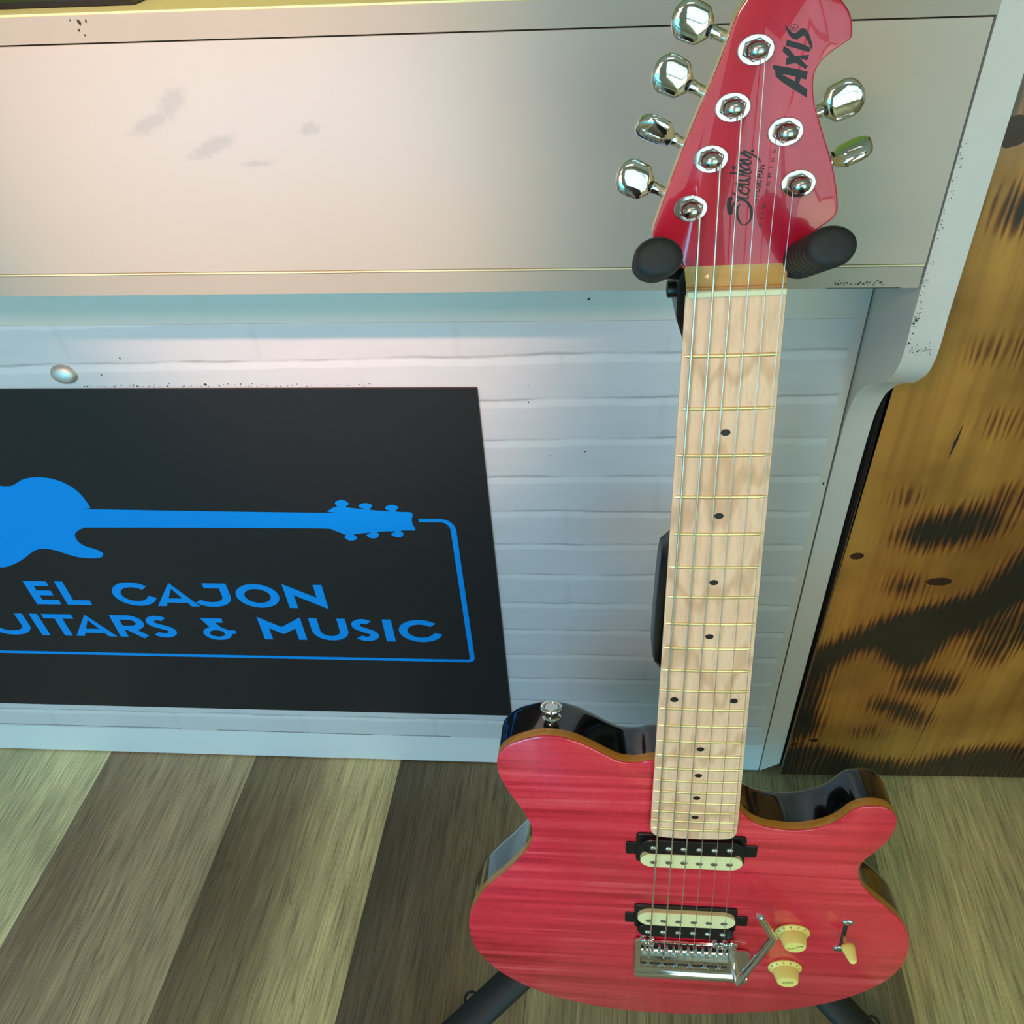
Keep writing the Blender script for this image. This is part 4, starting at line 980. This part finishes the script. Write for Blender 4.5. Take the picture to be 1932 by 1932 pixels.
        for (x, y) in d['pc']:
            m = M(OFF); m.lathe((x, y + (cyc-(yl+yr)/2), -3.1), [(0, 2.4), (.35, 2.4), (.5, 2.1)], sx=1.33, seg=20); m.build('pole_piece', MAT['nickel'], pk, 40)
        for (x, y) in d['pb']:
            m = M(OFF); m.lathe((x, y, -3.1), [(0, 2.5), (.5, 2.4), (1.2, 1.8), (1.5, .6), (1.5, .1)], sx=1.33, seg=20); m.build('pole_piece', MAT['nickel'], pk, 60)
    pickup(NECKPU, 'neck_pickup', False)
    pickup(BRIDGEPU, 'bridge_pickup', True)
    # tremolo bridge
    def platef(m):
        m.slab([(-48, -690), (64.3, -690), (64.3, -655), (61.5, -652), (51, -650.5), (49, -648), (47, -638.5), (38, -637), (27, -643), (-27, -643), (-38, -638), (-46, -641), (-48, -644)], [(-8.4, 0), (-6.4, 0), (-5.9, .4)])
        # rounded rear block
        pr = [(-686, -8.4), (-687, -6.0)] + [(-696.5 - 8.5*math.cos(math.radians(q)), -10.2 + 8.0*math.sin(math.radians(q))) for q in range(148, 0, -12)] + [(-705, -10.2)]
        m.loops([[(x, y, z) for y, z in pr] for x in (-47.8, 64.2)])
    br = P('bridge', MAT['chrome'], platef, smooth=30)
    m = M(OFF); m.box(-41.5, 42.8, -654, -644.2, -6.2, -5.7); m.build('saddle_shade', MAT['gap'], br, 0)  # flat dark strips paint the shade in front of and behind the saddles
    m = M(OFF); m.box(-42, 43.4, -680, -671, -6.2, -5.6); m.build('saddle_shade', MAT['gap'], br, 0)
    for x, y in ((-35.9, -640.5), (34.2, -639.5)):
        m = M(OFF); m.lathe((x, y, -10), [(0, 5.6), (2.6, 5.6), (3.0, 4.8), (3.2, 3.4), (4.6, 3.4), (5.0, 5.2), (6.6, 5.4), (7.2, 4.6), (7.2, 2.2), (6.2, 2.0)], sx=1.3, seg=32); m.build('pivot_stud', MAT['chrome'], br, 35)
    for i in range(6):
        x, y = STRSAD[i]; x0 = -41.3 + i*14.0; x1 = x0 + 13.7; cx = (x0+x1)/2; ys = -655
        # bent steel saddle: flat tongue, raised barrel, downturned tail
        pr = [(ys+5.5, -5.0), (ys+5.5, -3.4), (ys+4.5, -2.2), (ys+2.5, 2.2), (ys-.6, 3.5), (ys-3.2, 2.8), (ys-4.4, -.5), (ys-14.0, -1.2), (ys-15.0, -2.2), (ys-15.2, -5.0), (ys-14.0, -5.0), (ys-6, -3)]
        m = M(OFF); m.loops([[(xx, yy, zz) for yy, zz in pr] for xx in (x0, x1)]); sd = m.build('saddle', MAT['chrome'], br, 30)
        m = M(OFF)
        for q in (-3.6, 3.6): m.tube([(cx+q, ys+11.8, -3.2), (cx+q, ys+3, -1.2)], [1.5, 1.5], 10)
        m.build('height_screw', MAT['nickel'], sd, 50)
        m = M(OFF); m.box(cx-1.9, cx+1.9, ys-8.8, ys-4.5, -.9, -.2); m.build('string_slot', MAT['gap'], sd, 0)
        m = M(OFF); m.lathe((cx, ys-15.2, -3.6), [(0, 2.0), (4.2, 2.0), (4.2, 3.2), (6.6, 3.2), (7.2, 2.2)], ax=(0, -1, 0), ux=(1, 0, 0), seg=14); m.build('intonation_screw', MAT['nickel'], sd, 45)
    m = M(OFF)
    m.tube(smooth_open([(45, -640, -6), (46, -645, 8), (47.5, -654, 19), (49.5, -657.5, 21)], 5), 2.9, 16)
    m.tube([(48.6, -657.2, 20.8), (76.2, -588.5, 17.2), (61.3, -556.5, 16.6)], 3.6, 18)
    m.lathe((61.3, -556.5, 16.6), [(0, 3.6), (1.4, 3.0), (2.2, 1.4), (2.4, .1)], ax=(-.42, .9, 0), seg=18)
    m.lathe((45, -640, -7.5), [(0, 5.5), (3.2, 5.5), (3.8, 4.4)], sx=1.2, seg=24)
    m.build('tremolo_arm', MAT['chrome'], g, 40)
    # knobs
    def knob(x, y, name, word, rot):
        m = M(OFF); R0 = 13.0
        m.lathe((x, y, -9.8), [(0, R0-.3), (.8, R0), (1.8, R0-.2), (3.6, 10.7), (4.4, 10.0), (14.6, 8.1), (15.6, 7.4), (15.7, .3)], sx=1.27, sy=1.0, seg=56)
        k = m.build(name, MAT['cream'], g, 30)
        vs, fs = text_mesh(word, 3.3, .01)
        m = M(OFF); ca, sa = math.cos(rot), math.sin(rot)
        m.add([(x + (a*ca - b*sa)*1.25, y + (a*sa + b*ca), 5.92 + .05*(c > 0)) for a, b, c in vs], fs)
        for j, ch in enumerate('123456789'):
            ang = math.radians(100 + 27*(j-3))
            vs, fs = text_mesh(ch, 3.2, .01)
            er = Vector((math.cos(ang), math.sin(ang))); et = Vector((-er.y, er.x))
            for_v = []
            for a, b, c in vs:
                # digits lie on the flared skirt, tops towards the rim
                rad = 11.75 - b*.62; zz = -8.0 + (12.8-rad)*.86 + .12 + .04*(c > 0)
                q = er*rad + et*a
                for_v.append((x + q.x*1.27, y + q.y, zz))
            m.add(for_v, fs)
        m.build('knob_lettering', MAT['scuff'], k, 0)
    knob(101.2, -619.8, 'volume_knob', 'VOLUME', .5)
    knob(100.6, -678.6, 'tone_knob', 'TONE', .3)
    # blade pickup selector
    m = M(OFF); m.slab(rrect(146.9, 151.1, -639, -604, 1.0, 3), [(-10.6, 0), (-9.85, 0)]); sw = m.build('selector_slot', MAT['gap'], g, 0)
    for x, y in ((150.2, -600.6), (147.4, -642.6)):
        m = M(OFF); m.lathe((x, y, -9.9), [(0, 4.2), (.7, 4.1), (1.5, 3.0), (1.6, .2)], sx=1.35, seg=24)
        m.box(x-3, x+3, y-.35, y+.35, -8.35, -8.2); m.box(x-.45, x+.45, y-2.2, y+2.2, -8.35, -8.2); m.build('screw', MAT['nickel'], sw, 30)
    m = M(OFF); m.add([(148.0, -620, -12), (150.0, -620, -12), (151, -622, 2), (149, -622, 2), (148.0, -626, -12), (150.0, -626, -12), (151, -627, 2), (149, -627, 2)], [(0,1,2,3), (4,7,6,5), (0,4,5,1), (1,5,6,2), (2,6,7,3), (3,7,4,0)]); m.build('selector_lever', MAT['fretmetal'], sw, 0)
    m = M(OFF); m.lathe((149.6, -620.2, -1.5), [(0, 2.8), (.8, 4.3), (2.5, 5.0), (5, 4.9), (10, 3.9), (15, 3.0), (17, 2.2), (17.8, .3)], ax=(.16, -.22, .96), ux=(1, 0, 0), sx=1.28, seg=28); m.build('selector_tip', MAT['cream'], sw, 60)
    # strap button on the upper horn
    m = M(OFF); m.lathe((-121.5, -369, -33), [(0, 6.0), (1.5, 6.2), (2.5, 4.6), (6, 4.0), (9, 4.6), (10.5, 7.0), (12.3, 7.6), (13.4, 6.9), (13.7, 5.2), (12.8, 4.4), (12.8, .3)], ax=(0, 1, 0), ux=(1, 0, 0), sx=1.3, seg=36)
    m.build('strap_button', MAT['chrome'], g, 40)
build_guitar()
bpy.context.view_layer.update()
